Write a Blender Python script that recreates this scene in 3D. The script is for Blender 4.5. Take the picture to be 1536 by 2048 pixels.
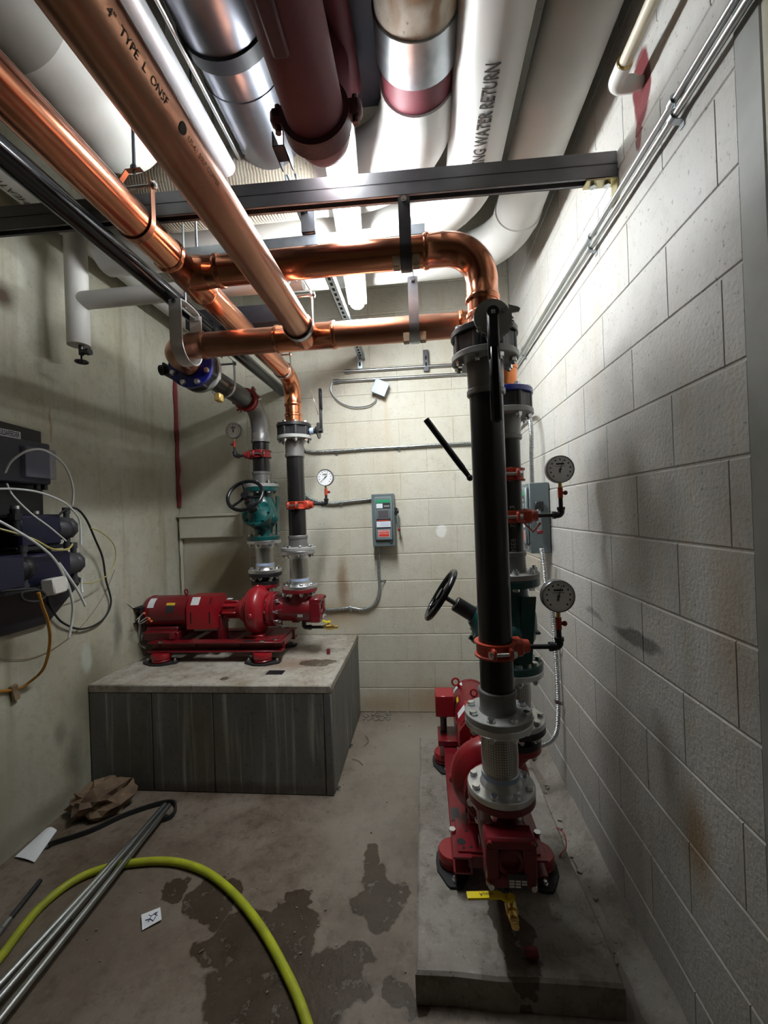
import bpy, bmesh, math, random
from mathutils import Vector, Matrix, Euler
from math import pi, sin, cos, radians
random.seed(7)
for o in list(bpy.data.objects): bpy.data.objects.remove(o, do_unlink=True)
SC = bpy.context.scene
COL = SC.collection

# ------------------------------------------------------------------ camera
FPX, YAW, PITCH, ROLL, CAMZ = 833.84, 0.0957, 0.0029, -0.0372, 1.5114
XR, XL, YB, ZC = 0.683, -1.945, 3.155, 3.86          # right wall, left wall, back wall, ceiling
def cam_axes():
    fw = Vector((-sin(YAW)*cos(PITCH), cos(YAW)*cos(PITCH), sin(PITCH)))
    r = Vector((cos(YAW), sin(YAW), 0)); u = r.cross(fw)
    return fw, r*cos(ROLL)+u*sin(ROLL), -r*sin(ROLL)+u*cos(ROLL)
FW, RT, UP = cam_axes()
cd = bpy.data.cameras.new('camera'); cam = bpy.data.objects.new('camera', cd); COL.objects.link(cam)
cd.sensor_fit = 'HORIZONTAL'; cd.sensor_width = 36; cd.lens = 36*FPX/1536; cd.clip_start = 0.02
cam.matrix_world = Matrix(((RT.x, UP.x, -FW.x, 0), (RT.y, UP.y, -FW.y, 0), (RT.z, UP.z, -FW.z, CAMZ), (0, 0, 0, 1)))
SC.camera = cam
def PX(x, y, X=None, Y=None, Z=None):
    """pixel of the photograph -> point on the plane X=, Y= or Z= of the room"""
    d = FW*FPX + RT*(x-768) + UP*(1024-y)
    t = X/d.x if X is not None else Y/d.y if Y is not None else (Z-CAMZ)/d.z
    return Vector((0, 0, CAMZ)) + d*t

# ------------------------------------------------------------------ world, exposure
w = bpy.data.worlds.new('world'); SC.world = w; w.use_nodes = True
w.node_tree.nodes['Background'].inputs[0].default_value = (0.9, 0.95, 1, 1)
w.node_tree.nodes['Background'].inputs[1].default_value = 0.02
SC.view_settings.view_transform = 'Standard'; SC.view_settings.look = 'None'
SC.view_settings.gamma = 1; SC.view_settings.use_curve_mapping = False
SC.view_settings.exposure = 1.0
LAMP = 75.0          # emission of the strip lamp over the pumps
LAMP_FILL = 2.2      # emission of the unseen fill lamp added behind the camera

# ------------------------------------------------------------------ materials
M = {}
def nodes(name):
    m = bpy.data.materials.new(name); m.use_nodes = True; M[name] = m
    nt = m.node_tree; return m, nt, nt.nodes['Principled BSDF']
def N(nt, t, **k):
    n = nt.nodes.new(t)
    for a, b in k.items():
        if a.startswith('i_'): n.inputs[int(a[2:])].default_value = b
        else: setattr(n, a, b)
    return n
def L(nt, a, b): nt.links.new(a, b)
def c4(c): return (c[0], c[1], c[2], 1)
def mat(name, col, rough=0.5, metal=0.0, var=0.0, var_scale=6, bump=0.0, bump_scale=60, coat=0.0, col2=None, rvar=0.0):
    m, nt, b = nodes(name)
    b.inputs['Base Color'].default_value = c4(col); b.inputs['Roughness'].default_value = rough
    b.inputs['Metallic'].default_value = metal; b.inputs['Coat Weight'].default_value = coat
    if var or col2:
        pos = N(nt, 'ShaderNodeNewGeometry'); n = N(nt, 'ShaderNodeTexNoise'); n.inputs['Scale'].default_value = var_scale
        n.inputs['Detail'].default_value = 5; L(nt, pos.outputs['Position'], n.inputs['Vector'])
        mr = N(nt, 'ShaderNodeMapRange', i_1=0.35, i_2=0.68); L(nt, n.outputs['Fac'], mr.inputs[0])
        mx = N(nt, 'ShaderNodeMix', data_type='RGBA'); L(nt, mr.outputs[0], mx.inputs[0])
        mx.inputs[6].default_value = c4(col)
        mx.inputs[7].default_value = c4(col2 if col2 else tuple(max(0, x*(1-var)) for x in col))
        L(nt, mx.outputs[2], b.inputs['Base Color'])
        if rvar:
            r2 = N(nt, 'ShaderNodeMapRange', i_3=rough-rvar, i_4=rough+rvar); L(nt, n.outputs['Fac'], r2.inputs[0]); L(nt, r2.outputs[0], b.inputs['Roughness'])
    if bump:
        pos = N(nt, 'ShaderNodeNewGeometry'); n = N(nt, 'ShaderNodeTexNoise'); n.inputs['Scale'].default_value = bump_scale
        n.inputs['Detail'].default_value = 4; L(nt, pos.outputs['Position'], n.inputs['Vector'])
        bp = N(nt, 'ShaderNodeBump', i_0=bump); bp.inputs['Distance'].default_value = 0.004
        L(nt, n.outputs['Fac'], bp.inputs['Height']); L(nt, bp.outputs[0], b.inputs['Normal'])
    return m
def emit(name, col, s):
    m, nt, b = nodes(name); b.inputs['Base Color'].default_value = c4(col)
    b.inputs['Emission Color'].default_value = c4(col); b.inputs['Emission Strength'].default_value = s
mat('copper', (0.72, 0.30, 0.17), 0.21, 1.0, col2=(0.56, 0.22, 0.13), var_scale=5, rvar=0.08)
mat('copper_dull', (0.50, 0.26, 0.17), 0.32, 1.0, col2=(0.38, 0.17, 0.11), var_scale=4, rvar=0.08)
mat('copper_fit', (0.80, 0.33, 0.17), 0.22, 1.0, col2=(0.66, 0.24, 0.12), var_scale=20)
mat('copper_orange', (0.62, 0.20, 0.06), 0.32, 0.75)
mat('ink', (0.05, 0.04, 0.035), 0.7)
mat('black_pipe', (0.006, 0.006, 0.007), 0.30, 0.0, coat=0.1, col2=(0.011, 0.009, 0.009), var_scale=9)
mat('black_gloss', (0.006, 0.006, 0.008), 0.20, coat=0.0)
mat('black_iron', (0.014, 0.014, 0.016), 0.42)
mat('black_rubber', (0.012, 0.012, 0.012), 0.7)
mat('red_pump', (0.18, 0.006, 0.012), 0.36, coat=0.25, col2=(0.15, 0.006, 0.011), var_scale=7)
mat('red_bright', (0.28, 0.007, 0.014), 0.36, coat=0.25)
mat('red_clamp', (0.42, 0.045, 0.02), 0.42)
mat('red_clamp_dark', (0.25, 0.016, 0.018), 0.42)
mat('maroon', (0.15, 0.024, 0.034), 0.62, col2=(0.11, 0.02, 0.03), var_scale=8, bump=0.15)
mat('maroon_iron', (0.08, 0.02, 0.028), 0.5, bump=0.3, bump_scale=80)
mat('green_valve', (0.002, 0.058, 0.054), 0.32, coat=0.3, bump=0.08, bump_scale=120)
mat('blue_flange', (0.012, 0.018, 0.22), 0.34, coat=0.3)
mat('grey_paint', (0.33, 0.33, 0.31), 0.45, col2=(0.27, 0.27, 0.26), var_scale=15)
mat('grey_cast', (0.19, 0.185, 0.18), 0.42, 0.5, bump=0.08, bump_scale=150)
mat('stainless', (0.74, 0.74, 0.75), 0.36, 1.0, col2=(0.62, 0.62, 0.63), var_scale=12)
mat('zinc', (0.74, 0.76, 0.78), 0.24, 1.0)
mat('galv', (0.50, 0.54, 0.57), 0.36, 1.0, col2=(0.40, 0.44, 0.48), var_scale=30)
mat('steel_dark', (0.12, 0.12, 0.13), 0.42, 0.9, col2=(0.07, 0.07, 0.075), var_scale=7)
mat('steel_hot', (0.24, 0.24, 0.255), 0.48, 0.7, col2=(0.16, 0.16, 0.17), var_scale=6)
mat('emt', (0.48, 0.50, 0.50), 0.33, 1.0)
mat('box_grey', (0.115, 0.145, 0.150), 0.42)
mat('lid_grey', (0.145, 0.180, 0.185), 0.42)
mat('junction_grey', (0.24, 0.27, 0.29), 0.45, 0.2)
mat('white_paper', (0.72, 0.73, 0.75), 0.6)
mat('label_white', (0.70, 0.74, 0.80), 0.5)
mat('label_blue', (0.35, 0.44, 0.62), 0.5)
mat('label_green', (0.02, 0.30, 0.13), 0.45)
mat('label_red', (0.60, 0.04, 0.02), 0.45)
mat('label_dark', (0.035, 0.03, 0.035), 0.4)
mat('label_yellow', (0.75, 0.50, 0.03), 0.45)
mat('navy_ink', (0.012, 0.018, 0.10), 0.5)
mat('lens_glass', (0.10, 0.09, 0.10), 0.15)
mat('gauge_face', (0.78, 0.79, 0.80), 0.45)
mat('gauge_case', (0.20, 0.20, 0.21), 0.30, 0.8)
mat('brass', (0.72, 0.52, 0.18), 0.28, 1.0)
mat('yellow_zinc', (0.62, 0.56, 0.34), 0.35, 1.0)
mat('yellow', (0.80, 0.62, 0.01), 0.40)
mat('bronze_tag', (0.55, 0.38, 0.12), 0.4, 0.4)
mat('pad_wood', (0.36, 0.27, 0.17), 0.6, col2=(0.26, 0.19, 0.12), var_scale=40)
mat('insul_white', (0.52, 0.52, 0.49), 0.6, col2=(0.44, 0.43, 0.39), var_scale=4, bump=0.25, bump_scale=18)
mat('insul_pvc', (0.55, 0.55, 0.53), 0.40, col2=(0.49, 0.48, 0.45), var_scale=3)
mat('insul_grey', (0.30, 0.29, 0.26), 0.6, col2=(0.24, 0.23, 0.20), var_scale=4, bump=0.2, bump_scale=14)
mat('insul_small', (0.62, 0.60, 0.57), 0.55, bump=0.12, bump_scale=40)
mat('pvc_white', (0.72, 0.71, 0.66), 0.35)
mat('pvc_cream', (0.66, 0.60, 0.46), 0.4)
mat('caulk_red', (0.20, 0.025, 0.03), 0.7, bump=0.5, bump_scale=40)
mat('plastic_navy', (0.004, 0.005, 0.026), 0.4)
mat('plastic_black', (0.010, 0.010, 0.013), 0.45)
mat('plastic_grey', (0.045, 0.045, 0.052), 0.5)
mat('tube_white', (0.62, 0.64, 0.62), 0.35)
mat('tube_yellow', (0.45, 0.38, 0.12), 0.4)
mat('cord_orange', (0.52, 0.24, 0.03), 0.5)
mat('hose_yellow', (0.42, 0.46, 0.015), 0.5, col2=(0.30, 0.33, 0.02), var_scale=14, bump=0.2, bump_scale=300)
mat('paper_brown', (0.20, 0.13, 0.075), 0.75, col2=(0.10, 0.06, 0.035), var_scale=12)
mat('wire_red', (0.35, 0.03, 0.025), 0.5)
mat('wire_orange', (0.80, 0.16, 0.03), 0.45)
mat('wire_white', (0.60, 0.55, 0.48), 0.5)
mat('dark_duct', (0.055, 0.055, 0.07), 0.5, 0.4)
mat('strap_black', (0.02, 0.02, 0.025), 0.5)
mat('door_frame', (0.30, 0.30, 0.28), 0.5, col2=(0.24, 0.24, 0.22), var_scale=9)
mat('tape_tan', (0.24, 0.17, 0.10), 0.7)
mat('red_plug', (0.16, 0.015, 0.02), 0.5)
mat('outlet_white', (0.60, 0.58, 0.54), 0.5, bump=0.2, bump_scale=200)
mat('void_black', (0.004, 0.004, 0.004), 0.8)
emit('lamp_glow', (0.93, 0.98, 1.0), LAMP)
emit('lamp_glow_fill', (1.0, 0.96, 0.88), LAMP_FILL)  # glow of the added fill lamp

def special(name, base, rough, stains=(), dirt=(0.8, 0.75, 0.6), dirt_amt=0.35, dirt_scale=(2, 2, 2), pit=0.5, pit_scale=70, wet=(), grain=None, drip=None, blotch=0.25, pits=0.7):
    """painted wall / concrete: base colour, broad dirt, placed stains, pitted relief, wet patches"""
    m, nt, b = nodes(name)
    g = N(nt, 'ShaderNodeNewGeometry'); P = g.outputs['Position']
    big = N(nt, 'ShaderNodeTexNoise'); big.inputs['Scale'].default_value = 1; big.inputs['Detail'].default_value = 8; big.inputs['Roughness'].default_value = 0.62
    mp = N(nt, 'ShaderNodeVectorMath', operation='MULTIPLY'); mp.inputs[1].default_value = dirt_scale
    L(nt, P, mp.inputs[0]); L(nt, mp.outputs[0], big.inputs['Vector'])
    mr = N(nt, 'ShaderNodeMapRange', i_1=0.40, i_2=0.64, i_4=dirt_amt); L(nt, big.outputs['Fac'], mr.inputs[0])
    mx = N(nt, 'ShaderNodeMix', data_type='RGBA'); L(nt, mr.outputs[0], mx.inputs[0])
    mx.inputs[6].default_value = c4(base); mx.inputs[7].default_value = c4(tuple(base[i]*dirt[i] for i in range(3)))
    cur = mx.outputs[2]
    # fine speckle
    sp = N(nt, 'ShaderNodeTexNoise'); sp.inputs['Scale'].default_value = pit_scale; sp.inputs['Detail'].default_value = 3; L(nt, P, sp.inputs['Vector'])
    if grain:
        mg = N(nt, 'ShaderNodeMapRange', i_1=0.58, i_2=0.72, i_4=grain[1]); L(nt, sp.outputs['Fac'], mg.inputs[0])
        mx = N(nt, 'ShaderNodeMix', data_type='RGBA'); L(nt, mg.outputs[0], mx.inputs[0]); L(nt, cur, mx.inputs[6]); mx.inputs[7].default_value = c4(grain[0]); cur = mx.outputs[2]
    # mid-scale blotches and sparse dark pits
    md = N(nt, 'ShaderNodeTexNoise'); md.inputs['Scale'].default_value = 17; md.inputs['Detail'].default_value = 7; md.inputs['Roughness'].default_value = 0.7; L(nt, P, md.inputs['Vector'])
    mg = N(nt, 'ShaderNodeMapRange', i_1=0.50, i_2=0.66, i_4=blotch); L(nt, md.outputs['Fac'], mg.inputs[0])
    mx = N(nt, 'ShaderNodeMix', data_type='RGBA', blend_type='MULTIPLY'); L(nt, mg.outputs[0], mx.inputs[0]); L(nt, cur, mx.inputs[6]); mx.inputs[7].default_value = (0.45, 0.42, 0.36, 1); cur = mx.outputs[2]
    pt = N(nt, 'ShaderNodeTexNoise'); pt.inputs['Scale'].default_value = 75; pt.inputs['Detail'].default_value = 2; L(nt, P, pt.inputs['Vector'])
    mg = N(nt, 'ShaderNodeMapRange', i_1=0.66, i_2=0.71, i_4=pits); L(nt, pt.outputs['Fac'], mg.inputs[0])
    mx = N(nt, 'ShaderNodeMix', data_type='RGBA', blend_type='MULTIPLY'); L(nt, mg.outputs[0], mx.inputs[0]); L(nt, cur, mx.inputs[6]); mx.inputs[7].default_value = (0.32, 0.29, 0.25, 1); cur = mx.outputs[2]
    if drip:   # streaks running down
        dn = N(nt, 'ShaderNodeTexNoise'); dn.inputs['Scale'].default_value = 1; dn.inputs['Detail'].default_value = 6
        dm = N(nt, 'ShaderNodeVectorMath', operation='MULTIPLY'); dm.inputs[1].default_value = drip[1]
        L(nt, P, dm.inputs[0]); L(nt, dm.outputs[0], dn.inputs['Vector'])
        mg = N(nt, 'ShaderNodeMapRange', i_1=0.55, i_2=0.72, i_4=drip[2]); L(nt, dn.outputs['Fac'], mg.inputs[0])
        mx = N(nt, 'ShaderNodeMix', data_type='RGBA'); L(nt, mg.outputs[0], mx.inputs[0]); L(nt, cur, mx.inputs[6]); mx.inputs[7].default_value = c4(drip[0]); cur = mx.outputs[2]
    # distorted position for stain edges
    dn = N(nt, 'ShaderNodeTexNoise'); dn.inputs['Scale'].default_value = 7; dn.inputs['Detail'].default_value = 6; L(nt, P, dn.inputs['Vector'])
    d1 = N(nt, 'ShaderNodeVectorMath', operation='SUBTRACT'); L(nt, dn.outputs['Color'], d1.inputs[0]); d1.inputs[1].default_value = (0.5, 0.5, 0.5)
    d2 = N(nt, 'ShaderNodeVectorMath', operation='SCALE'); L(nt, d1.outputs[0], d2.inputs[0]); d2.inputs['Scale'].default_value = 0.22
    d3 = N(nt, 'ShaderNodeVectorMath', operation='ADD'); L(nt, P, d3.inputs[0]); L(nt, d2.outputs[0], d3.inputs[1])
    d5 = N(nt, 'ShaderNodeVectorMath', operation='SCALE'); L(nt, d1.outputs[0], d5.inputs[0]); d5.inputs['Scale'].default_value = 0.07
    d4 = N(nt, 'ShaderNodeVectorMath', operation='ADD'); L(nt, P, d4.inputs[0]); L(nt, d5.outputs[0], d4.inputs[1])
    def blob(cen, rad, edge, pos):
        s = N(nt, 'ShaderNodeVectorMath', operation='SUBTRACT'); L(nt, pos, s.inputs[0]); s.inputs[1].default_value = cen
        q = N(nt, 'ShaderNodeVectorMath', operation='DIVIDE'); L(nt, s.outputs[0], q.inputs[0]); q.inputs[1].default_value = rad
        l = N(nt, 'ShaderNodeVectorMath', operation='LENGTH'); L(nt, q.outputs[0], l.inputs[0])
        r = N(nt, 'ShaderNodeMapRange', i_1=1.0, i_2=1.0-edge, interpolation_type='SMOOTHSTEP'); L(nt, l.outputs['Value'], r.inputs[0])
        return r.outputs[0]
    for cen, rad, col, amt, edge in stains:
        fct = blob(cen, rad, edge, d4.outputs[0])
        a = N(nt, 'ShaderNodeMath', operation='MULTIPLY'); L(nt, fct, a.inputs[0]); a.inputs[1].default_value = amt
        mx = N(nt, 'ShaderNodeMix', data_type='RGBA'); L(nt, a.outputs[0], mx.inputs[0]); L(nt, cur, mx.inputs[6]); mx.inputs[7].default_value = c4(col); cur = mx.outputs[2]
    rsock = None
    if wet:
        tot = None
        for cen, rad in wet:
            fct = blob(cen, rad, 0.10, d3.outputs[0])
            if tot is None: tot = fct
            else:
                a = N(nt, 'ShaderNodeMath', operation='MAXIMUM'); L(nt, tot, a.inputs[0]); L(nt, fct, a.inputs[1]); tot = a.outputs[0]
        isl = N(nt, 'ShaderNodeMapRange', i_1=0.66, i_2=0.58); L(nt, md.outputs['Fac'], isl.inputs[0]); im = N(nt, 'ShaderNodeMath', operation='MULTIPLY'); L(nt, tot, im.inputs[0]); L(nt, isl.outputs[0], im.inputs[1]); tot = im.outputs[0]
        mx = N(nt, 'ShaderNodeMix', data_type='RGBA', blend_type='MULTIPLY'); L(nt, tot, mx.inputs[0]); L(nt, cur, mx.inputs[6]); mx.inputs[7].default_value = (0.36, 0.33, 0.30, 1); cur = mx.outputs[2]
        rr = N(nt, 'ShaderNodeMapRange', i_3=rough, i_4=0.22); L(nt, tot, rr.inputs[0]); L(nt, rr.outputs[0], b.inputs['Roughness'])
    else: b.inputs['Roughness'].default_value = rough
    L(nt, cur, b.inputs['Base Color'])
    bp = N(nt, 'ShaderNodeBump', i_0=pit); bp.inputs['Distance'].default_value = 0.004
    ad = N(nt, 'ShaderNodeMath', operation='ADD'); L(nt, sp.outputs['Fac'], ad.inputs[0]); L(nt, big.outputs['Fac'], ad.inputs[1])
    L(nt, ad.outputs[0], bp.inputs['Height']); L(nt, bp.outputs[0], b.inputs['Normal'])
    return m
BIG = 50.0   # a radius that ignores an axis
rust = (0.23, 0.13, 0.06)
special('wall_right_paint', (0.47, 0.46, 0.435), 0.55, blotch=0.18, pits=0.6, pit=0.55, pit_scale=85, dirt=(0.82, 0.78, 0.70), dirt_amt=0.5, dirt_scale=(3, 3, 2),
        grain=((0.40, 0.38, 0.35), 0.22), drip=((0.42, 0.33, 0.22), (14, 14, 0.7), 0.28),
        stains=[((XR, 1.46, 1.065), (BIG, 0.20, 0.030), (0.12, 0.12, 0.12), 0.9, 0.45), ((XR, 1.80, 1.06), (BIG, 0.12, 0.018), (0.16, 0.16, 0.16), 0.7, 0.5),
                ((XR, 1.17, 0.62), (BIG, 0.09, 0.20), (0.27, 0.16, 0.06), 0.75, 0.9), ((XR, 1.02, 1.25), (BIG, 0.10, 0.36), (0.36, 0.27, 0.17), 0.55, 0.9),
                ((XR, 1.30, 2.74), (BIG, 0.055, 0.11), (0.13, 0.012, 0.016), 1.0, 0.2), ((XR, 1.32, 2.63), (BIG, 0.02, 0.06), (0.13, 0.012, 0.016), 0.9, 0.3),
                ((XR, 2.75, 1.25), (BIG, 0.35, 0.5), (0.52, 0.44, 0.30), 0.45, 0.9)])
special('wall_back_paint', (0.56, 0.54, 0.455), 0.55, blotch=0.15, pits=0.35, pit=0.4, pit_scale=90, dirt=(0.82, 0.77, 0.66), dirt_amt=0.5, dirt_scale=(3, 3, 2),
        grain=((0.42, 0.39, 0.31), 0.18), drip=((0.40, 0.30, 0.17), (12, 12, 0.8), 0.22),
        stains=[((-0.64, YB, 0.97), (0.07, BIG, 0.32), rust, 0.75, 0.9), ((-0.70, YB, 0.75), (0.35, BIG, 0.16), (0.34, 0.22, 0.11), 0.55, 0.9),
                ((0.15, YB, 0.08), (0.6, BIG, 0.20), (0.33, 0.21, 0.11), 0.75, 0.9), ((-0.4, YB, 0.06), (0.3, BIG, 0.12), (0.36, 0.24, 0.13), 0.6, 0.9),
                ((-0.26, YB, 2.3), (0.03, BIG, 0.5), (0.52, 0.42, 0.27), 0.55, 0.9), ((0.12, YB, 1.50), (0.10, BIG, 0.20), (0.47, 0.46, 0.40), 0.6, 0.7),
                ((0.125, YB, 1.37), (0.05, BIG, 0.05), (0.76, 0.76, 0.72), 0.9, 0.4), ((-1.6, YB, 1.1), (0.42, BIG, 0.32), (0.25, 0.19, 0.10), 0.75, 0.7)])
special('wall_left_paint', (0.50, 0.49, 0.405), 0.6, blotch=0.28, pits=0.35, pit=0.35, pit_scale=40, dirt=(0.76, 0.70, 0.56), dirt_amt=0.6, dirt_scale=(3, 3, 1.4),
        grain=((0.33, 0.31, 0.24), 0.2), drip=((0.25, 0.21, 0.12), (9, 9, 0.7), 0.6),
        stains=[(tuple(PX(8, 595, X=XL)), (BIG, 0.07, 0.09), (0.08, 0.045, 0.025), 0.95, 0.8), ((XL, 2.25, 0.52), (BIG, 0.30, 0.42), (0.15, 0.135, 0.09), 0.8, 0.9),
                ((XL, 2.45, 0.85), (BIG, 0.05, 0.25), (0.10, 0.10, 0.09), 0.7, 0.9), ((XL, 2.10, 0.22), (BIG, 0.11, 0.24), (0.09, 0.09, 0.065), 0.75, 0.9), ((XL, 1.80, 0.06), (BIG, 0.5, 0.10), (0.12, 0.11, 0.08), 0.7, 0.9), ((XL, 2.02, 0.42), (BIG, 0.05, 0.10), (0.08, 0.08, 0.06), 0.6, 0.9), ((XL, 2.20, 0.75), (BIG, 0.05, 0.12), (0.50, 0.54, 0.48), 0.7, 0.6),
                ((XL, 2.02, 2.05), (BIG, 0.012, 0.12), (0.25, 0.14, 0.06), 0.7, 0.7), ((XL, 1.5, 0.25), (BIG, 0.9, 0.65), (0.23, 0.21, 0.155), 0.7, 0.9), ((XL, 1.95, 0.9), (BIG, 0.25, 0.5), (0.25, 0.225, 0.16), 0.55, 0.9)])
wetpx = [(420, 1800, .13, .10), (470, 1880, .13, .12), (560, 1870, .14, .13), (520, 1990, .20, .14), (640, 1980, .16, .14), (760, 1790, .09, .16), (740, 1720, .05, .08), (350, 1775, .05, .05), (600, 1800, .07, .06), (800, 1990, .08, .05), (700, 1930, .12, .06)]
special('floor_concrete', (0.19, 0.152, 0.117), 0.62, blotch=0.75, pits=0.5, pit=0.35, pit_scale=60, dirt=(0.52, 0.44, 0.36), dirt_amt=0.9, dirt_scale=(3.6, 3.6, 3),
        grain=((0.27, 0.24, 0.20), 0.30), wet=[(tuple(PX(x, y, Z=0)), (a, b_, BIG)) for x, y, a, b_ in wetpx],
        stains=[((0.0, 2.75, 0), (0.75, 0.6, BIG), (0.29, 0.26, 0.215), 0.8, 0.8), ((-0.3, 2.1, 0), (0.45, 0.8, BIG), (0.25, 0.225, 0.185), 0.5, 0.9),
                ((0.6, 1.9, 0), (0.22, 0.7, BIG), (0.33, 0.31, 0.28), 0.6, 0.7), ((0.55, 1.35, 0), (0.2, 0.3, BIG), (0.13, 0.12, 0.105), 0.5, 0.9), ((-1.2, 1.5, 0), (0.6, 0.5, BIG), (0.125, 0.093, 0.07), 0.6, 0.9)])
special('pad_concrete', (0.27, 0.245, 0.215), 0.7, blotch=0.65, pits=0.6, pit=0.5, pit_scale=50, dirt=(0.6, 0.56, 0.5), dirt_amt=0.7, dirt_scale=(5, 5, 5),
        grain=((0.40, 0.37, 0.33), 0.35), wet=[((0.25, 1.45, 0.1), (0.06, 0.13, BIG)), ((0.26, 1.32, 0.1), (0.055, 0.05, BIG))])
special('plinth_top', (0.42, 0.39, 0.34), 0.7, blotch=0.7, pits=0.6, pit=0.5, pit_scale=50, dirt=(0.55, 0.47, 0.38), dirt_amt=0.8, dirt_scale=(5, 5, 5),
        grain=((0.55, 0.52, 0.46), 0.35), stains=[((-0.86, 2.55, 0.6), (0.28, 0.16, BIG), (0.22, 0.13, 0.085), 0.65, 0.8)], wet=[((-0.70, 2.55, 0.6), (0.12, 0.07, BIG)), ((-1.18, 2.33, 0.6), (0.04, 0.03, BIG))])
special('plinth_side', (0.16, 0.162, 0.16), 0.6, pit=0.3, pit_scale=40, dirt=(0.7, 0.62, 0.45), dirt_amt=0.8, dirt_scale=(4, 4, 1.2),
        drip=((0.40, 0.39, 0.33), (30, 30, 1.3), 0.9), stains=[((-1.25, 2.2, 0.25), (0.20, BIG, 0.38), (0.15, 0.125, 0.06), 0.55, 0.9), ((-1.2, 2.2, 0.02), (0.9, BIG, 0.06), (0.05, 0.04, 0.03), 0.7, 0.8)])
special('ceiling_concrete', (0.30, 0.29, 0.27), 0.8, dirt_amt=0.6)
special('canvas', (0.46, 0.43, 0.36), 0.75, pit=0.2, pit_scale=30, dirt=(0.7, 0.6, 0.42), dirt_amt=0.5, dirt_scale=(2, 4, 4), stains=[((-1.25, 2.5, 3.05), (0.5, BIG, 0.12), (0.34, 0.21, 0.09), 0.7, 0.9), ((-0.75, 2.4, 3.15), (0.05, 0.1, 0.06), (0.40, 0.26, 0.08), 0.9, 0.8)])
special('stained_lag', (0.66, 0.64, 0.56), 0.6, pit=0.3, pit_scale=30, dirt=(0.50, 0.32, 0.14), dirt_amt=0.6, dirt_scale=(9, 6, 9), stains=[((0.075, 1.10, 2.84), (0.022, 0.11, BIG), (0.24, 0.12, 0.04), 0.85, 0.7), ((-0.03, 1.11, 2.84), (0.025, 0.09, BIG), (0.30, 0.17, 0.06), 0.8, 0.8), ((0.03, 1.08, 2.84), (0.07, 0.03, BIG), (0.26, 0.14, 0.05), 0.8, 0.7)])
# ribbed canvas wraps
def add_wave(name, axis, scale, strength):
    nt = M[name].node_tree; b = nt.nodes['Principled BSDF']
    g = N(nt, 'ShaderNodeNewGeometry'); wv = N(nt, 'ShaderNodeTexWave', bands_direction=axis); wv.inputs['Scale'].default_value = scale; wv.inputs['Distortion'].default_value = 3; wv.inputs['Detail'].default_value = 2
    L(nt, g.outputs['Position'], wv.inputs['Vector']); bp = N(nt, 'ShaderNodeBump', i_0=strength); bp.inputs['Distance'].default_value = 0.006
    L(nt, wv.outputs['Fac'], bp.inputs['Height']); L(nt, bp.outputs[0], b.inputs['Normal'])
add_wave('canvas', 'X', 24, 0.22)
# woven stainless braid: two crossing sets of diagonal bands in the tube's own UV
m, nt, b = nodes('braid'); b.inputs['Metallic'].default_value = 1; b.inputs['Roughness'].default_value = 0.30
uv = N(nt, 'ShaderNodeUVMap')
mp = N(nt, 'ShaderNodeMapping'); L(nt, uv.outputs[0], mp.inputs[0]); mp.inputs['Scale'].default_value = (62, 22, 1)
mp.inputs['Rotation'].default_value = (0, 0, radians(45))
ck = N(nt, 'ShaderNodeTexChecker'); ck.inputs['Scale'].default_value = 1.0; L(nt, mp.outputs[0], ck.inputs[0])
ck.inputs[1].default_value = (0.60, 0.58, 0.55, 1); ck.inputs[2].default_value = (0.30, 0.285, 0.27, 1)
L(nt, ck.outputs[0], b.inputs['Base Color'])
bp = N(nt, 'ShaderNodeBump', i_0=0.8); bp.inputs['Distance'].default_value = 0.004; L(nt, ck.outputs['Fac'], bp.inputs['Height']); L(nt, bp.outputs[0], b.inputs['Normal'])
# jacketed shiny aluminium
mat('jacket', (0.34, 0.35, 0.39), 0.30, 1.0, col2=(0.22, 0.23, 0.27), var_scale=5, rvar=0.1)
mat('brushed_white', (0.60, 0.60, 0.62), 0.42, 0.35, col2=(0.52, 0.52, 0.55), var_scale=9)
# clear smoked lid
m, nt, b = nodes('clear_lid'); b.inputs['Base Color'].default_value = (0.35, 0.36, 0.5, 1); b.inputs['Roughness'].default_value = 0.25; b.inputs['Alpha'].default_value = 0.45
m, nt, b = nodes('glass_dial'); b.inputs['Base Color'].default_value = (0.9, 0.9, 0.9, 1); b.inputs['Roughness'].default_value = 0.08; b.inputs['Alpha'].default_value = 0.10

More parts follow.
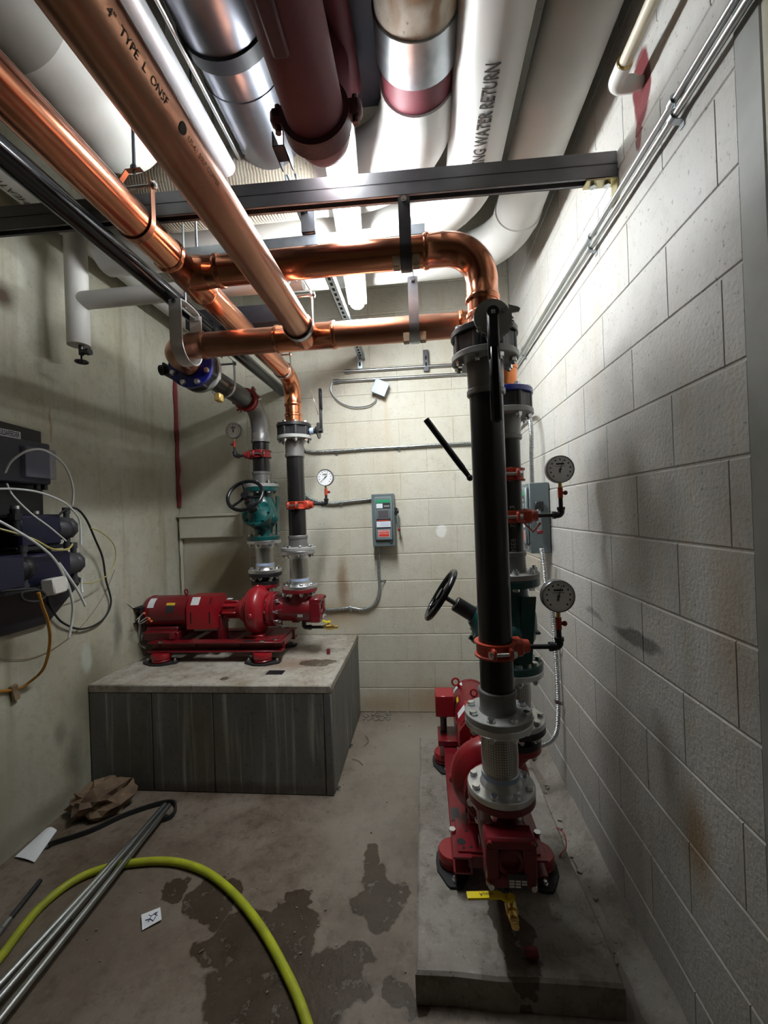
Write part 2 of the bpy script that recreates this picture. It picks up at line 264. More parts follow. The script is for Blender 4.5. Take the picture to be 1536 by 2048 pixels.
# ------------------------------------------------------------------ geometry helpers
def frame(d):
    d = Vector(d).normalized(); a = Vector((0, 0, 1)) if abs(d.z) < 0.9 else Vector((1, 0, 0))
    u = a.cross(d).normalized(); return u, d.cross(u), d
class MB:
    def __init__(s): s.v = []; s.f = []; s.uv = None
    def add(s, v, f):
        n = len(s.v); s.v += [Vector(a) for a in v]; s.f += [tuple(i+n for i in q) for q in f]; return s
    def box(s, c, d, b=0.0, rot=None):
        hx, hy, hz = d[0]/2, d[1]/2, d[2]/2; c = Vector(c); R = rot if rot else Matrix.Identity(3)
        if b <= 0:
            v = [(x*hx, y*hy, z*hz) for x in (-1, 1) for y in (-1, 1) for z in (-1, 1)]
            f = [(0, 1, 3, 2), (4, 6, 7, 5), (0, 4, 5, 1), (2, 3, 7, 6), (0, 2, 6, 4), (1, 5, 7, 3)]
        else:
            b = min(b, hx*0.9, hy*0.9, hz*0.9); v = []; idx = {}
            for x in (-1, 1):
                for y in (-1, 1):
                    for z in (-1, 1):
                        for a in range(3):
                            q = [x*(hx-b), y*(hy-b), z*(hz-b)]; q[a] = (x*hx, y*hy, z*hz)[a]
                            idx[(x, y, z, a)] = len(v); v.append(q)
            f = []
            for a in range(3):
                o1, o2 = (a+1) % 3, (a+2) % 3
                for sg in (-1, 1):
                    q = []
                    for p, r in ((-1, -1), (1, -1), (1, 1), (-1, 1)):
                        k = [0, 0, 0]; k[a] = sg; k[o1] = p; k[o2] = r; q.append(idx[(*k, a)])
                    f.append(tuple(q) if sg > 0 else tuple(q[::-1]))
                for p in (-1, 1):
                    for r in (-1, 1):
                        k0 = [0, 0, 0]; k1 = [0, 0, 0]; k0[a] = -1; k1[a] = 1
                        for k in (k0, k1): k[o1] = p; k[o2] = r
                        q = (idx[(*k0, o1)], idx[(*k1, o1)], idx[(*k1, o2)], idx[(*k0, o2)])
                        f.append(q if p*r > 0 else q[::-1])
            for x in (-1, 1):
                for y in (-1, 1):
                    for z in (-1, 1):
                        q = tuple(idx[(x, y, z, a)] for a in range(3)); f.append(q if x*y*z > 0 else q[::-1])
        return s.add([c + R @ Vector(q) for q in v], f)
    def lathe(s, o, d, prof, n=28, a0=0.0):
        """prof: (height, radius) list, closed at both ends"""
        u, w, d = frame(d); o = Vector(o); v = []
        for h, r in prof:
            for i in range(n):
                a = a0 + 2*pi*i/n; v.append(o + d*h + (u*cos(a)+w*sin(a))*max(r, 1e-5))
        f = []
        for j in range(len(prof)-1):
            for i in range(n):
                k = (i+1) % n; f.append((j*n+i, j*n+k, (j+1)*n+k, (j+1)*n+i))
        f.append(tuple(range(n))[::-1]); f.append(tuple((len(prof)-1)*n+i for i in range(n)))
        return s.add(v, f)
    def cyl(s, a, b, r, r2=None, n=20, bev=0.0):
        a = Vector(a); b = Vector(b); h = (b-a).length; r2 = r if r2 is None else r2
        if bev: return s.lathe(a, b-a, [(0, r-bev), (bev, r), (h-bev, r2), (h, r2-bev)], n)
        return s.lathe(a, b-a, [(0, r), (h, r2)], n)
    def tube(s, pts, r, n=12, closed=False, flat=None):
        pts = [Vector(q) for q in pts]; m = len(pts); v = []; u = None
        for i, q in enumerate(pts):
            if closed: t = (pts[(i+1) % m]-pts[i-1])
            else: t = pts[min(i+1, m-1)]-pts[max(i-1, 0)]
            t.normalize()
            if u is None: u = frame(t)[0]
            u = (u - t*u.dot(t)).normalized(); w_ = t.cross(u); rr = r[i] if isinstance(r, (list, tuple)) else r
            for k in range(n):
                a = 2*pi*k/n; v.append(q + u*cos(a)*rr + w_*sin(a)*rr*(flat or 1))
        f = []
        for i in range(m if closed else m-1):
            j = (i+1) % m
            for k in range(n):
                l = (k+1) % n; f.append((i*n+k, i*n+l, j*n+l, j*n+k))
        if not closed: f.append(tuple(range(n))[::-1]); f.append(tuple((m-1)*n+k for k in range(n)))
        return s.add(v, f)
    def torus(s, c, d, R, r, n=32, k=10):
        u, w_, d = frame(d); c = Vector(c)
        return s.tube([c+(u*cos(2*pi*i/n)+w_*sin(2*pi*i/n))*R for i in range(n)], r, k, True)
    def prism(s, pts, o, u, v, t):
        """polygon pts in the plane o,u,v extruded by t along u x v"""
        o = Vector(o); u = Vector(u); v = Vector(v); nrm = u.cross(v).normalized(); k = len(pts)
        A = [o+u*a+v*b for a, b in pts]; B = [q+nrm*t for q in A]
        f = [tuple(range(k))[::-1], tuple(range(k, 2*k))]
        f += [(i, (i+1) % k, k+(i+1) % k, k+i) for i in range(k)]
        return s.add(A+B, f)
    def strip(s, path, width_dir, wd, t):
        """flat bar following a path: width along width_dir, thickness t"""
        path = [Vector(q) for q in path]; wv = Vector(width_dir).normalized()*wd/2; v = []; m = len(path)
        for i, q in enumerate(path):
            tg = (path[min(i+1, m-1)]-path[max(i-1, 0)]).normalized(); nn = wv.normalized().cross(tg)*t/2
            v += [q-wv-nn, q+wv-nn, q+wv+nn, q-wv+nn]
        f = [(0, 3, 2, 1), tuple((m-1)*4+i for i in range(4))]
        for i in range(m-1):
            for k in range(4): l = (k+1) % 4; f.append((i*4+k, i*4+l, (i+1)*4+l, (i+1)*4+k))
        return s.add(v, f)
    def sphere(s, c, r, n=12, sc=(1, 1, 1)):
        c = Vector(c); v = [c+Vector((0, 0, -r*sc[2]))]; k = n//2
        for j in range(1, k):
            t = -pi/2+pi*j/k
            for i in range(n): a = 2*pi*i/n; v.append(c+Vector((r*sc[0]*cos(t)*cos(a), r*sc[1]*cos(t)*sin(a), r*sc[2]*sin(t))))
        v.append(c+Vector((0, 0, r*sc[2]))); f = []
        for i in range(n): f.append((0, 1+(i+1) % n, 1+i))
        for j in range(k-2):
            for i in range(n): a = 1+j*n+i; b2 = 1+j*n+(i+1) % n; f.append((a, b2, b2+n, a+n))
        e = len(v)-1; o = 1+(k-2)*n
        for i in range(n): f.append((o+i, o+(i+1) % n, e))
        return s.add(v, f)
    def mesh(s, name, sharp=38):
        me = bpy.data.meshes.new(name); me.from_pydata([tuple(q) for q in s.v], [], s.f); me.validate(); me.update()
        bm = bmesh.new(); bm.from_mesh(me); bmesh.ops.recalc_face_normals(bm, faces=bm.faces); bm.to_mesh(me); bm.free()
        for q in me.polygons: q.use_smooth = True
        me.set_sharp_from_angle(angle=radians(sharp)); return me
    def build(s, name, material, parent=None, label=None, sharp=38):
        return link(name, s.mesh(name, sharp), material, parent, label)
def link(name, me, material, parent=None, label=None):
    if material and not me.materials: me.materials.append(M[material])
    o = bpy.data.objects.new(name, me); COL.objects.link(o)
    if parent: o.parent = parent
    if label: o['label'] = label
    return o
def tag(o, label, cat, group=None, kind=None):
    o['label'] = label; o['category'] = cat
    if group: o['group'] = group
    if kind: o['kind'] = kind
    return o
def thing(name, label, cat, loc=(0, 0, 0), rz=0.0, group=None):
    o = bpy.data.objects.new(name, None); COL.objects.link(o); o.location = loc; o.rotation_euler = (0, 0, rz); o.empty_display_size = 0.05
    return tag(o, label, cat, group)
def struct(o, label=None):
    o['kind'] = 'structure'
    if label: o['label'] = label
    return o
def fillet(path, R, n=10):
    P = [Vector(q) for q in path]; out = [P[0]]
    for i in range(1, len(P)-1):
        a = (P[i-1]-P[i]); b = (P[i+1]-P[i]); la, lb = a.length, b.length; a.normalize(); b.normalize()
        ang = a.angle(b)
        if ang > pi-0.02: out.append(P[i]); continue
        t = min(R/math.tan(ang/2), la*(0.98 if i == 1 else 0.49), lb*(0.98 if i == len(P)-2 else 0.49)); r = t*math.tan(ang/2)
        c = P[i]+(a+b).normalized()*(r/sin(ang/2)); s0 = P[i]+a*t-c; s1 = P[i]+b*t-c
        for k in range(n+1): out.append(c+(s0*sin((1-k/n)*(pi-ang))+s1*sin(k/n*(pi-ang)))/sin(pi-ang))
    out.append(P[-1]); return out
def smooth_path(pts, n=8):
    P = [Vector(q) for q in pts]; out = []
    for i in range(len(P)-1):
        p0 = P[max(i-1, 0)]; p1 = P[i]; p2 = P[i+1]; p3 = P[min(i+2, len(P)-1)]
        for k in range(n):
            t = k/n; out.append(0.5*((2*p1)+(p2-p0)*t+(2*p0-5*p1+4*p2-p3)*t*t+(3*p1-p0-3*p2+p3)*t*t*t))
    out.append(P[-1]); return out
def resample(pts, step):
    out = [pts[0].copy()]; acc = 0
    for a, b in zip(pts, pts[1:]):
        d = (b-a).length; 
        while acc + d >= step and d > 1e-9:
            a = a+(b-a)*((step-acc)/d); out.append(a.copy()); d = (b-a).length; acc = 0
        acc += d
    return out
def text_mesh(txt, size, place, depth=0.0006, align='LEFT', spacing=1.0, bold=False):
    """flat lettering; place(x, y) -> point in space"""
    cu = bpy.data.curves.new('lettering', 'FONT'); cu.body = txt; cu.size = size; cu.align_x = align; cu.resolution_u = 2; cu.space_character = spacing
    if bold: cu.offset = size*0.018
    o = bpy.data.objects.new('lettering', cu); COL.objects.link(o)
    dg = bpy.context.evaluated_depsgraph_get(); dg.update(); me = bpy.data.meshes.new_from_object(o.evaluated_get(dg))
    bpy.data.objects.remove(o); bpy.data.curves.remove(cu)
    for q in me.vertices: q.co = place(q.co.x, q.co.y)
    me.update(); return me

# ================================================================== the room
ROOM_Y0 = -2.6
struct(MB().box(((XL+XR+1.2)/2-0.6+0.6, (YB+ROOM_Y0)/2, -0.05), (XR-XL+1.2+0.4, YB-ROOM_Y0+0.4, 0.1)).build('floor', 'floor_concrete'), 'stained brown-grey concrete floor with dark wet patches')
struct(MB().box(((XL+XR)/2+0.6, (YB+ROOM_Y0)/2, ZC+0.05), (XR-XL+1.6, YB-ROOM_Y0+0.4, 0.1)).build('ceiling', 'ceiling_concrete'), 'bare grey concrete ceiling above the pipes')
J = 0.0035            # joints sit this far behind the block faces
wr = struct(MB().box((XR+J+0.1, (YB+0.905)/2+0.1, ZC/2), (0.2, YB-0.905+0.2, ZC)).build('wall_right', 'wall_right_paint'), 'off-white painted concrete block wall on the right')
wb = struct(MB().box(((XL+XR)/2, YB+J+0.1, ZC/2), (XR-XL+0.4, 0.2, ZC)).build('wall_back', 'wall_back_paint'), 'cream painted concrete block wall at the back')
wl = struct(MB().box((XL-0.1, (YB+ROOM_Y0)/2, ZC/2), (0.2, YB-ROOM_Y0+0.4, ZC)).build('wall_left', 'wall_left_paint'), 'stained cream concrete wall on the left')
struct(MB().box(((XL+XR)/2+0.6, ROOM_Y0-0.1, ZC/2), (XR-XL+1.6, 0.2, ZC)).build('wall_front', 'wall_left_paint'), 'plain wall behind the camera')
struct(MB().box((XR+0.55, 0.78, ZC/2), (1.1, 0.2, ZC)).box((XR+1.15, (ROOM_Y0+0.7)/2, ZC/2), (0.2, 0.7-ROOM_Y0, ZC)).build('wall_side', 'wall_left_paint'), 'plain wall beside the camera')
# door jamb at the right edge of the view
dj = struct(MB().box((XR+0.062, 0.905, 1.9), (0.13, 0.075, 3.8), 0.006).build('door_1', 'door_frame'), 'grey painted steel door jamb at the right edge')
CH = 0.2032; CL = 0.4064; Z0 = 0.183; TH = 0.05
def block_mesh(l, h, name):
    """one painted block face, slightly domed edges; origin at the centre of its face, face looks along -y"""
    g = 0.0048; b = 0.0032; hx, hz = l/2-0.0008, h/2-g/2; mb = MB()
    v = [(-hx, TH, -hz), (hx, TH, -hz), (hx, TH, hz), (-hx, TH, hz), (-hx, b, -hz), (hx, b, -hz), (hx, b, hz), (-hx, b, hz),
         (-hx+b*0.4, 0, -hz+b), (hx-b*0.4, 0, -hz+b), (hx-b*0.4, 0, hz-b), (-hx+b*0.4, 0, hz-b)]
    f = []
    for k in (0, 4):
        for i in range(4): j = (i+1) % 4; f.append((k+i, k+j, k+4+j, k+4+i))
    f.append((8, 9, 10, 11)); mb.add(v, f); return mb.mesh(name, 15)
bcache = {}
def lay_blocks(wall, u0, u1, joint, off_row, place, material, skip=None):
    rows = int((ZC-Z0)/CH)+2
    for r in range(rows):
        za = 0.0 if r == 0 else Z0+(r-1)*CH; zb = min(Z0+r*CH, ZC-0.002)
        if zb-za < 0.03: continue
        k = (r-off_row) % 2
        x = joint+k*CL/2; x -= math.ceil((x-u0)/CL)*CL
        while x < u1-0.02:
            a, b_ = max(x, u0), min(x+CL, u1); x += CL
            if b_-a < 0.03 or (skip and skip((a+b_)/2, (za+zb)/2)): continue
            key = (round(b_-a, 3), round(zb-za, 3), material)
            if key not in bcache: bcache[key] = block_mesh(b_-a, zb-za, 'block')
            o = link('block', bcache[key], material, wall); place(o, (a+b_)/2, (za+zb)/2)
def place_r(o, y, z): o.location = (XR, y, z); o.rotation_euler = (0, 0, -pi/2)   # face looks along -x
def place_b(o, x, z): o.location = (x, YB, z)
lay_blocks(wr, 0.94, YB-0.002, 1.0037, 9, place_r, 'wall_right_paint')
lay_blocks(wb, -1.36, XR-0.002, -0.5734, 10, place_b, 'wall_back_paint')
# plastered strip of the back wall by the left corner, with a ledge across it
struct(MB().box((-1.652, YB-0.002+0.06, ZC/2), (0.58, 0.12, ZC), 0.004).build('trim_1', 'wall_back_paint'), 'smooth plastered strip of the back wall beside the left corner')
struct(MB().box((-1.67, YB-0.022, 1.455), (0.50, 0.055, 0.17), 0.006).box((-1.67, YB-0.035, 1.545), (0.51, 0.06, 0.018), 0.004).build('trim_2', 'wall_back_paint'), 'cream ledge across the back wall beside the left corner')
# dark red caulk bead down the left corner
cz = [(XL+0.010+0.004*sin(q*9), YB-0.012, 1.62+q*0.10) for q in range(15)]
struct(MB().tube(cz, [0.017+0.004*sin(q*2.3) for q in range(15)], 8).build('trim_3', 'caulk_red'), 'dark red caulk bead down the left corner')
struct(MB().tube([(XL+0.02, YB-0.02, 0.60+q*0.1) for q in range(10)], [0.012+0.004*sin(q*3) for q in range(10)], 6).build('trim_4', 'wall_back_paint'), 'old cream sealant in the lower left corner')

# ------------------------------------------------------------------ plinth and pad
ZPL, ZPR = 0.595, 0.100
t = thing('concrete_plinth', 'tall concrete plinth with streaked grey sides under the left pump', 'plinth', (-1.24, 2.68, 0))
x0, x1, y0, y1 = -1.945+1.24, -0.535+1.24, 2.205-2.68, 3.150-2.68
MB().box(((x0+x1)/2, (y0+y1)/2+0.008, 0.275), (x1-x0-0.02, y1-y0-0.018, 0.55)).build('core', 'plinth_side', t)
MB().box(((x0+x1)/2, (y0+y1)/2, 0.572), (x1-x0, y1-y0, 0.046), 0.006).build('top_slab', 'plinth_top', t, 'pale worn concrete top')
xs = [x0+0.003, x0+0.38, x0+0.74, x1-0.045]
for a, b_ in zip(xs, xs[1:]): MB().box(((a+b_)/2, y0+0.008, 0.276), (b_-a-0.005, 0.014, 0.545), 0.002).build('panel', 'plinth_side', t)
MB().box((x1-0.022, y0+0.008, 0.276), (0.038, 0.016, 0.545), 0.002).build('corner_strip', 'plinth_side', t)
MB().box((x1-0.008, (y0+y1)/2, 0.276), (0.014, y1-y0-0.03, 0.545), 0.002).build('side_panel', 'plinth_side', t)
q = PX(551, 1345, Z=0.596); MB().box((q.x+1.24, q.y-2.68, 0.5962), (0.10, 0.06, 0.003)).build('metal_plate', 'steel_dark', t)
pad = MB(); random.seed(3)
px0, px1, py0, py1 = -0.078, 0.535, 1.282, 2.62
rim = [(px0+random.uniform(-.004, .004), py0+(py1-py0)*i/9) for i in range(10)]
rim += [(px0+(px1-px0)*i/5, py1) for i in range(1, 6)]
rim += [(px1+random.uniform(-.008, .008), py1-(py1-py0)*i/9) for i in range(1, 10)]
rim += [(px1-(px1-px0)*i/5, py0+random.uniform(-.004, .004)) for i in range(1, 5)]
n = len(rim); cxm = sum(a for a, _ in rim)/n; cym = sum(b_ for _, b_ in rim)/n
ins = lambda k: [(cxm+(a-cxm)*(1-k/abs(px1-px0)*2), cym+(b_-cym)*(1-k/abs(py1-py0)*2)) for a, b_ in rim]
v = [(a, b_, 0.0) for a, b_ in rim]+[(a, b_, 0.092) for a, b_ in rim]+[(a, b_, 0.1) for a, b_ in ins(0.008)]
pad.add(v, [tuple(range(n))[::-1]]+[(j*n+i, j*n+(i+1) % n, (j+1)*n+(i+1) % n, (j+1)*n+i) for j in range(2) for i in range(n)]+[tuple(2*n+i for i in range(n))])
tag(pad.build('concrete_pad', 'pad_concrete'), 'low rough concrete housekeeping pad under the right-hand pump', 'pad')
# cement lip along the right wall
lip = MB(); random.seed(5); k = 26; v = []
for i in range(k):
    y = 1.05+(YB-1.06)*i/(k-1); wd = 0.05+random.uniform(0, .045); v += [(XR+0.004, y, 0), (XR+0.004, y, 0.045+random.uniform(0, .02)), (XR-wd*0.6, y, 0.022+random.uniform(0, .012)), (XR-wd-0.02, y, 0.0)]
lip.add(v, [(i*4+j, (i+1)*4+j, (i+1)*4+j+1, i*4+j+1) for i in range(k-1) for j in range(3)])
struct(lip.build('trim_5', 'pad_concrete', sharp=60), 'rough cement lip along the foot of the right wall')

# ------------------------------------------------------------------ lamps
def strip_lamp(a, b_, label, glow, power_name):
    a = Vector(a); b_ = Vector(b_); d = b_-a; Lh = d.length; t = thing('strip_lamp', label, 'lamp', (a+b_)/2, math.atan2(d.y, d.x)-pi/2)
    MB().box((0, 0, 0.030), (0.116, Lh+0.03, 0.014), 0.004).box((0, 0, 0.042), (0.06, Lh-0.1, 0.012), 0.003).build('housing', 'pvc_white', t)
    pts = []; m_ = 10; hw = 0.043; rnd = 0.05
    prof = [(-hw+0.0, 0)]
    out = []
    for i in range(9): an = pi*i/8; out.append((hw*cos(an), Lh/2-hw+hw*sin(an)))
    for i in range(9): an = pi+pi*i/8; out.append((hw*cos(an), -Lh/2+hw+hw*sin(an)))
    lens = MB(); n_ = len(out)
    rings = [(1.0, 0.022), (1.0, 0.005), (0.90, -0.012), (0.65, -0.022)]
    vv = []
    for s_, z in rings:
        for x, y in out:
            cyy = max(-Lh/2+hw, min(Lh/2-hw, y)); vv.append((x*s_, cyy+(y-cyy)*s_, z))
    lens.add(vv, [(j*n_+i, j*n_+(i+1) % n_, (j+1)*n_+(i+1) % n_, (j+1)*n_+i) for j in range(len(rings)-1) for i in range(n_)]+[tuple(range(n_)), tuple((len(rings)-1)*n_+i for i in range(n_))])
    lens.build('diffuser', glow, t)
    for s_ in (-1, 1): MB().cyl((0, s_*Lh*0.36, 0.05), (0, s_*Lh*0.36, ZC-(a.z+b_.z)/2), 0.0035, n=6).build('hanger_rod', 'galv', t)
    return t
strip_lamp((-0.236, 1.34, 2.752), (-0.350, 2.475, 2.752), 'glowing white strip lamp hanging between the ceiling pipes', 'lamp_glow', 'a')
strip_lamp((-0.62, -1.9, 3.0), (-0.62, -0.7, 3.0), 'unseen fill lamp added behind the camera', 'lamp_glow_fill', 'b')  # added out of view to give the foreground weak fill light

# ================================================================== piping overhead
SR, DR = Vector((0.23, 1.48, 0)), Vector((0.345, 1.76, 0))           # right pump: suction and discharge risers
SL, DL = Vector((-0.845, 2.72, 0)), Vector((-1.125, 2.835, 0))       # left pump
Z1, Z2 = 2.430, 2.283                                                # upper and lower copper headers
XA, XB = -0.478, SL.x                                                # the two copper mains
RC, RP = 0.0524, 0.0572                                              # 4 in copper and steel
EL = 0.14
YN = -1.6                                                            # where the mains leave behind the camera
def sleeve(mb, a, b_, r, bead=True, n=32):
    """press fitting end: sleeve with raised bead at its mouth (b_)"""
    a = Vector(a); b_ = Vector(b_); h = (b_-a).length
    p = [(0, r+0.0022), (h-0.022, r+0.0026), (h-0.018, r+0.0062), (h-0.007, r+0.0062), (h-0.003, r+0.003), (h, r+0.002)] if bead else [(0, r+0.0022), (h, r+0.0024)]
    return mb.lathe(a, b_-a, p, n)
def elbow(parent, c, din, dout, r, Rb, material='copper_fit', tail=0.07, name='elbow', bead=True):
    """90 degree fitting at corner c, arriving along din and leaving along dout"""
    c = Vector(c); din = Vector(din).normalized(); dout = Vector(dout).normalized(); mb = MB()
    mb.tube(fillet([c-din*(Rb+0.012), c, c+dout*(Rb+0.012)], Rb, 14), r+0.0025, 32)
    sleeve(mb, c-din*Rb, c-din*(Rb+tail), r, bead); sleeve(mb, c+dout*Rb, c+dout*(Rb+tail), r, bead)
    return mb.build(name, material, parent, sharp=50)
def tee(parent, c, run, branch, r, half=0.13, br=0.13, material='copper_fit'):
    c = Vector(c); run = Vector(run).normalized(); branch = Vector(branch).normalized(); mb = MB()
    sleeve(mb, c, c+run*half, r); sleeve(mb, c, c-run*half, r); sleeve(mb, c, c+branch*br, r)
    mb.lathe(c, branch, [(0.02, r+0.006), (r+0.006, r+0.006), (r+0.03, r+0.0025)], 32)
    return mb.build('tee', material, parent, sharp=50)
def straight(parent, a, b_, r, material, n=40, name='pipe', label=None):
    return MB().cyl(a, b_, r, n=n).build(name, material, parent, label)
# upper (suction) header: right riser top -> tee on main B
t = thing('copper_suction_header', 'upper horizontal copper header running to the nearest pump riser', 'pipe', (SR.x, SR.y, 0))
def rel(q, o): return Vector(q)-Vector((o.x, o.y, 0))
c = (0, 0, Z1)
elbow(t, c, (1, 0, 0), (0, 0, -1), RC, 0.125, 'copper', 0.075)
straight(t, (XB-SR.x+0.10, 0, Z1), (-0.14, 0, Z1), RC, 'copper')
straight(t, (0, 0, Z1-0.14), (0, 0, 2.125), RC, 'copper')
mb = MB(); sleeve(mb, (0, 0, 2.127), (0, 0, 2.195), RC); mb.build('flange_neck', 'copper', t)
# main B: suction main, runs back from behind the camera to the left pump
t = thing('copper_suction_main', 'left copper main running back to the left pump riser', 'pipe', (XB, SL.y, 0))
tee(t, (0, SR.y-SL.y, Z1), (0, 1, 0), (1, 0, 0), RC, 0.125, 0.135, 'copper')
straight(t, (0, YN-SL.y, Z1), (0, SR.y-SL.y-0.11, Z1), RC, 'copper')
straight(t, (0, SR.y-SL.y+0.11, Z1), (0, -0.14, Z1), RC, 'copper')
elbow(t, (0, 0, Z1), (0, 1, 0), (0, 0, -1), RC, 0.125, 'copper_fit', 0.06)
straight(t, (0, 0, Z1-0.14), (0, 0, 2.125), RC, 'copper_fit')
mb = MB(); sleeve(mb, (0, 0, 2.127), (0, 0, 2.20), RC); mb.build('flange_neck', 'copper_fit', t)
# lower (discharge) header with its tee and both end elbows
t = thing('copper_discharge_header', 'lower horizontal copper header joining both discharge risers', 'pipe', (DR.x, DR.y, 0))
xl = DL.x-DR.x; xa = XA-DR.x
tee(t, (xa, 0, Z2), (1, 0, 0), (0, -1, 0), RC, 0.135, 0.12, 'copper')
straight(t, (xl+0.16, 0, Z2), (xa-0.11, 0, Z2), RC, 'copper_dull')
straight(t, (xa+0.11, 0, Z2), (-0.13, 0, Z2), RC, 'copper_dull')
elbow(t, (0, 0, Z2), (1, 0, 0), (0, 0, -1), RC, 0.105, 'copper_fit', 0.07)
elbow(t, (xl, 0, Z2), (-1, 0, 0), (0, 1, 0), RC, EL, 'copper_dull', 0.06)
straight(t, (0, 0, Z2-0.14), (0, 0, 1.99), RC, 'copper_dull')
mb = MB(); sleeve(mb, (0, 0, 1.99), (0, 0, 2.10), RC); mb.build('flange_neck', 'copper_orange', t, 'orange-tinted copper neck')
# main A: discharge main out of the tee towards the camera
t = thing('copper_discharge_main', 'broad copper main with printed lettering above the camera', 'pipe', (XA, 0, 0))
straight(t, (0, YN, Z2), (0, DR.y-0.09, Z2), RC, 'copper_dull')
straight(t, (0, YN, Z2), (0, YN+0.01, Z2), RC+0.001, 'copper')
def on_cyl_y(cx, cz, r, a0, y0, sgn):
    # lettering wrapped on a pipe along y: text runs along sgn*y, glyph height goes round the pipe
    def f(x, y):
        a = a0 + y/r*(-1 if sgn < 0 else 1)
        return Vector((cx+r*sin(a), y0+sgn*x, cz-r*cos(a)))
    return f
def dense(me, cuts=3):
    bm = bmesh.new(); bm.from_mesh(me); bmesh.ops.triangulate(bm, faces=bm.faces)
    bmesh.ops.subdivide_edges(bm, edges=bm.edges[:], cuts=cuts); bm.to_mesh(me); bm.free(); return me
def letter_y(txt, size, cx, cz, r, a0, y0, sgn, parent, material, name='lettering', spacing=1.0, bold=False, width=None):
    me = dense(text_mesh(txt, size, lambda x, y: Vector((x, y, 0)), spacing=spacing, bold=bold)); g = on_cyl_y(cx, cz, r, a0, y0, sgn)
    k = width/max(q.co.x for q in me.vertices) if width else 1.0
    for q in me.vertices: q.co = g(q.co.x*k, q.co.y)
    return link(name, me, material, parent)
letter_y('4"  TYPE  L  ONSF', 0.0185, 0, Z2, RC+0.0008, 1.02, 0.565, 1, t, 'ink', spacing=1.0)
letter_y('US-61 50LP COPPER', 0.014, 0, Z2, RC+0.0008, 1.02, 0.775, 1, t, 'ink', spacing=1.0)
mb = MB(); R0 = RC+0.0009; v = []
for i in range(20):
    a = 2*pi*i/20
    for rr in (0.0105,): v.append((R0*sin(1.12+rr*cos(a)/R0*1.0), 0.756+rr*sin(a), Z2-R0*cos(1.12+rr*cos(a)/R0)))
mb.add(v, [tuple(range(20))]); mb.build('round_stamp', 'ink', t)
# black steel pipe C to the back wall
t = thing('black_steel_pipe', 'long glossy black pipe crossing overhead to the back wall', 'pipe', (-1.06, 0, 0))
straight(t, (0, YN, 2.487), (0, 2.05, 2.487), 0.0362, 'black_gloss'); straight(t, (0, 2.10, 2.487), (0, YB-0.002, 2.487), 0.0362, 'black_gloss')
MB().lathe((0, 2.02, 2.487), (0, 1, 0), [(0, 0.037), (0.003, 0.043), (0.10, 0.043), (0.103, 0.037)], 28).build('coupling', 'black_pipe', t)
# butt of black steel pipe from the left header elbow to the left discharge riser (grooved elbow)
t = thing('black_discharge_spool', 'short black pipe with grooved grey elbow above the left handwheel', 'pipe', (DL.x, DL.y, 0))
ya = DR.y+EL+0.06-DL.y
straight(t, (0, ya+0.135, Z2), (0, -0.205, Z2), RP, 'black_pipe')
mb = MB().tube(fillet([(0, -0.20, Z2), (0, 0, Z2), (0, 0, Z2-0.19)], 0.17, 16), RP+0.001, 32)
mb.lathe((0, 0, Z2-0.245), (0, 0, 1), [(0, RP+0.002), (0.002, RP+0.0075), (0.014, RP+0.0075), (0.018, RP+0.003), (0.06, RP+0.003), (0.065, RP)], 32)
mb.build('elbow', 'grey_cast', t)
straight(t, (0, 0, Z2-0.25), (0, 0, ZPL+1.23), RP, 'black_pipe')

# ------------------------------------------------------------------ flanges, valves, couplings
bolt_cache = {}
def bolt_mesh(length):
    k = round(length, 3)
    if k not in bolt_cache:
        mb = MB(); mb.cyl((0, 0, 0.001), (0, 0, 0.0125), 0.0135, n=6, bev=0.0015); mb.cyl((0, 0, -0.0005), (0, 0, 0.0015), 0.0145, n=12)
        mb.cyl((0, 0, -k-0.022), (0, 0, 0.004), 0.0075, n=8); mb.cyl((0, 0, -k-0.014), (0, 0, -k), 0.0135, n=6)
        bolt_cache[k] = mb.mesh('bolt')
    return bolt_cache[k]
def bolts(parent, z_top, length, Rb=0.0952, n=8, ph=pi/8, axis='z', o=(0, 0, 0), flip=False):
    for i in range(n):
        a = ph+2*pi*i/n; b_ = link('bolt', bolt_mesh(length), 'zinc', parent)
        q = Vector((Rb*cos(a), Rb*sin(a), 0)); R = Matrix.Rotation(a*3.7, 3, 'Z')
        if flip: R = Matrix.Rotation(pi, 3, 'X') @ R
        if axis == 'z': b_.location = Vector(o)+q+Vector((0, 0, z_top))
        else:
            Q = Vector(axis).to_track_quat('Z', 'Y').to_matrix(); b_.location = Vector(o)+Q @ (q+Vector((0, 0, z_top))); R = Q @ R
        b_.rotation_euler = R.to_euler()
def disc(z0, z1, R=0.1143, b=0.0025, n=40): return [(z0, R-b), (z0+b, R), (z1-b, R), (z1, R-b)]
def flange_adapter(loc, up, label, length=0.10):
    """grey grooved-by-flange adapter; flange face at local z=0, body goes up (or down)"""
    t = thing('flange_adapter', label, 'flange', loc); s = 1 if up else -1
    MB().lathe((0, 0, 0), (0, 0, s), disc(0, 0.023), 44).build('flange', 'grey_paint', t)
    MB().lathe((0, 0, 0), (0, 0, s), [(0.02, RP+0.010), (0.026, RP+0.005), (length-0.022, RP+0.004), (length-0.018, RP+0.0085), (length-0.004, RP+0.0085), (length, RP+0.005)], 40).build('body', 'grey_cast', t)
    return t
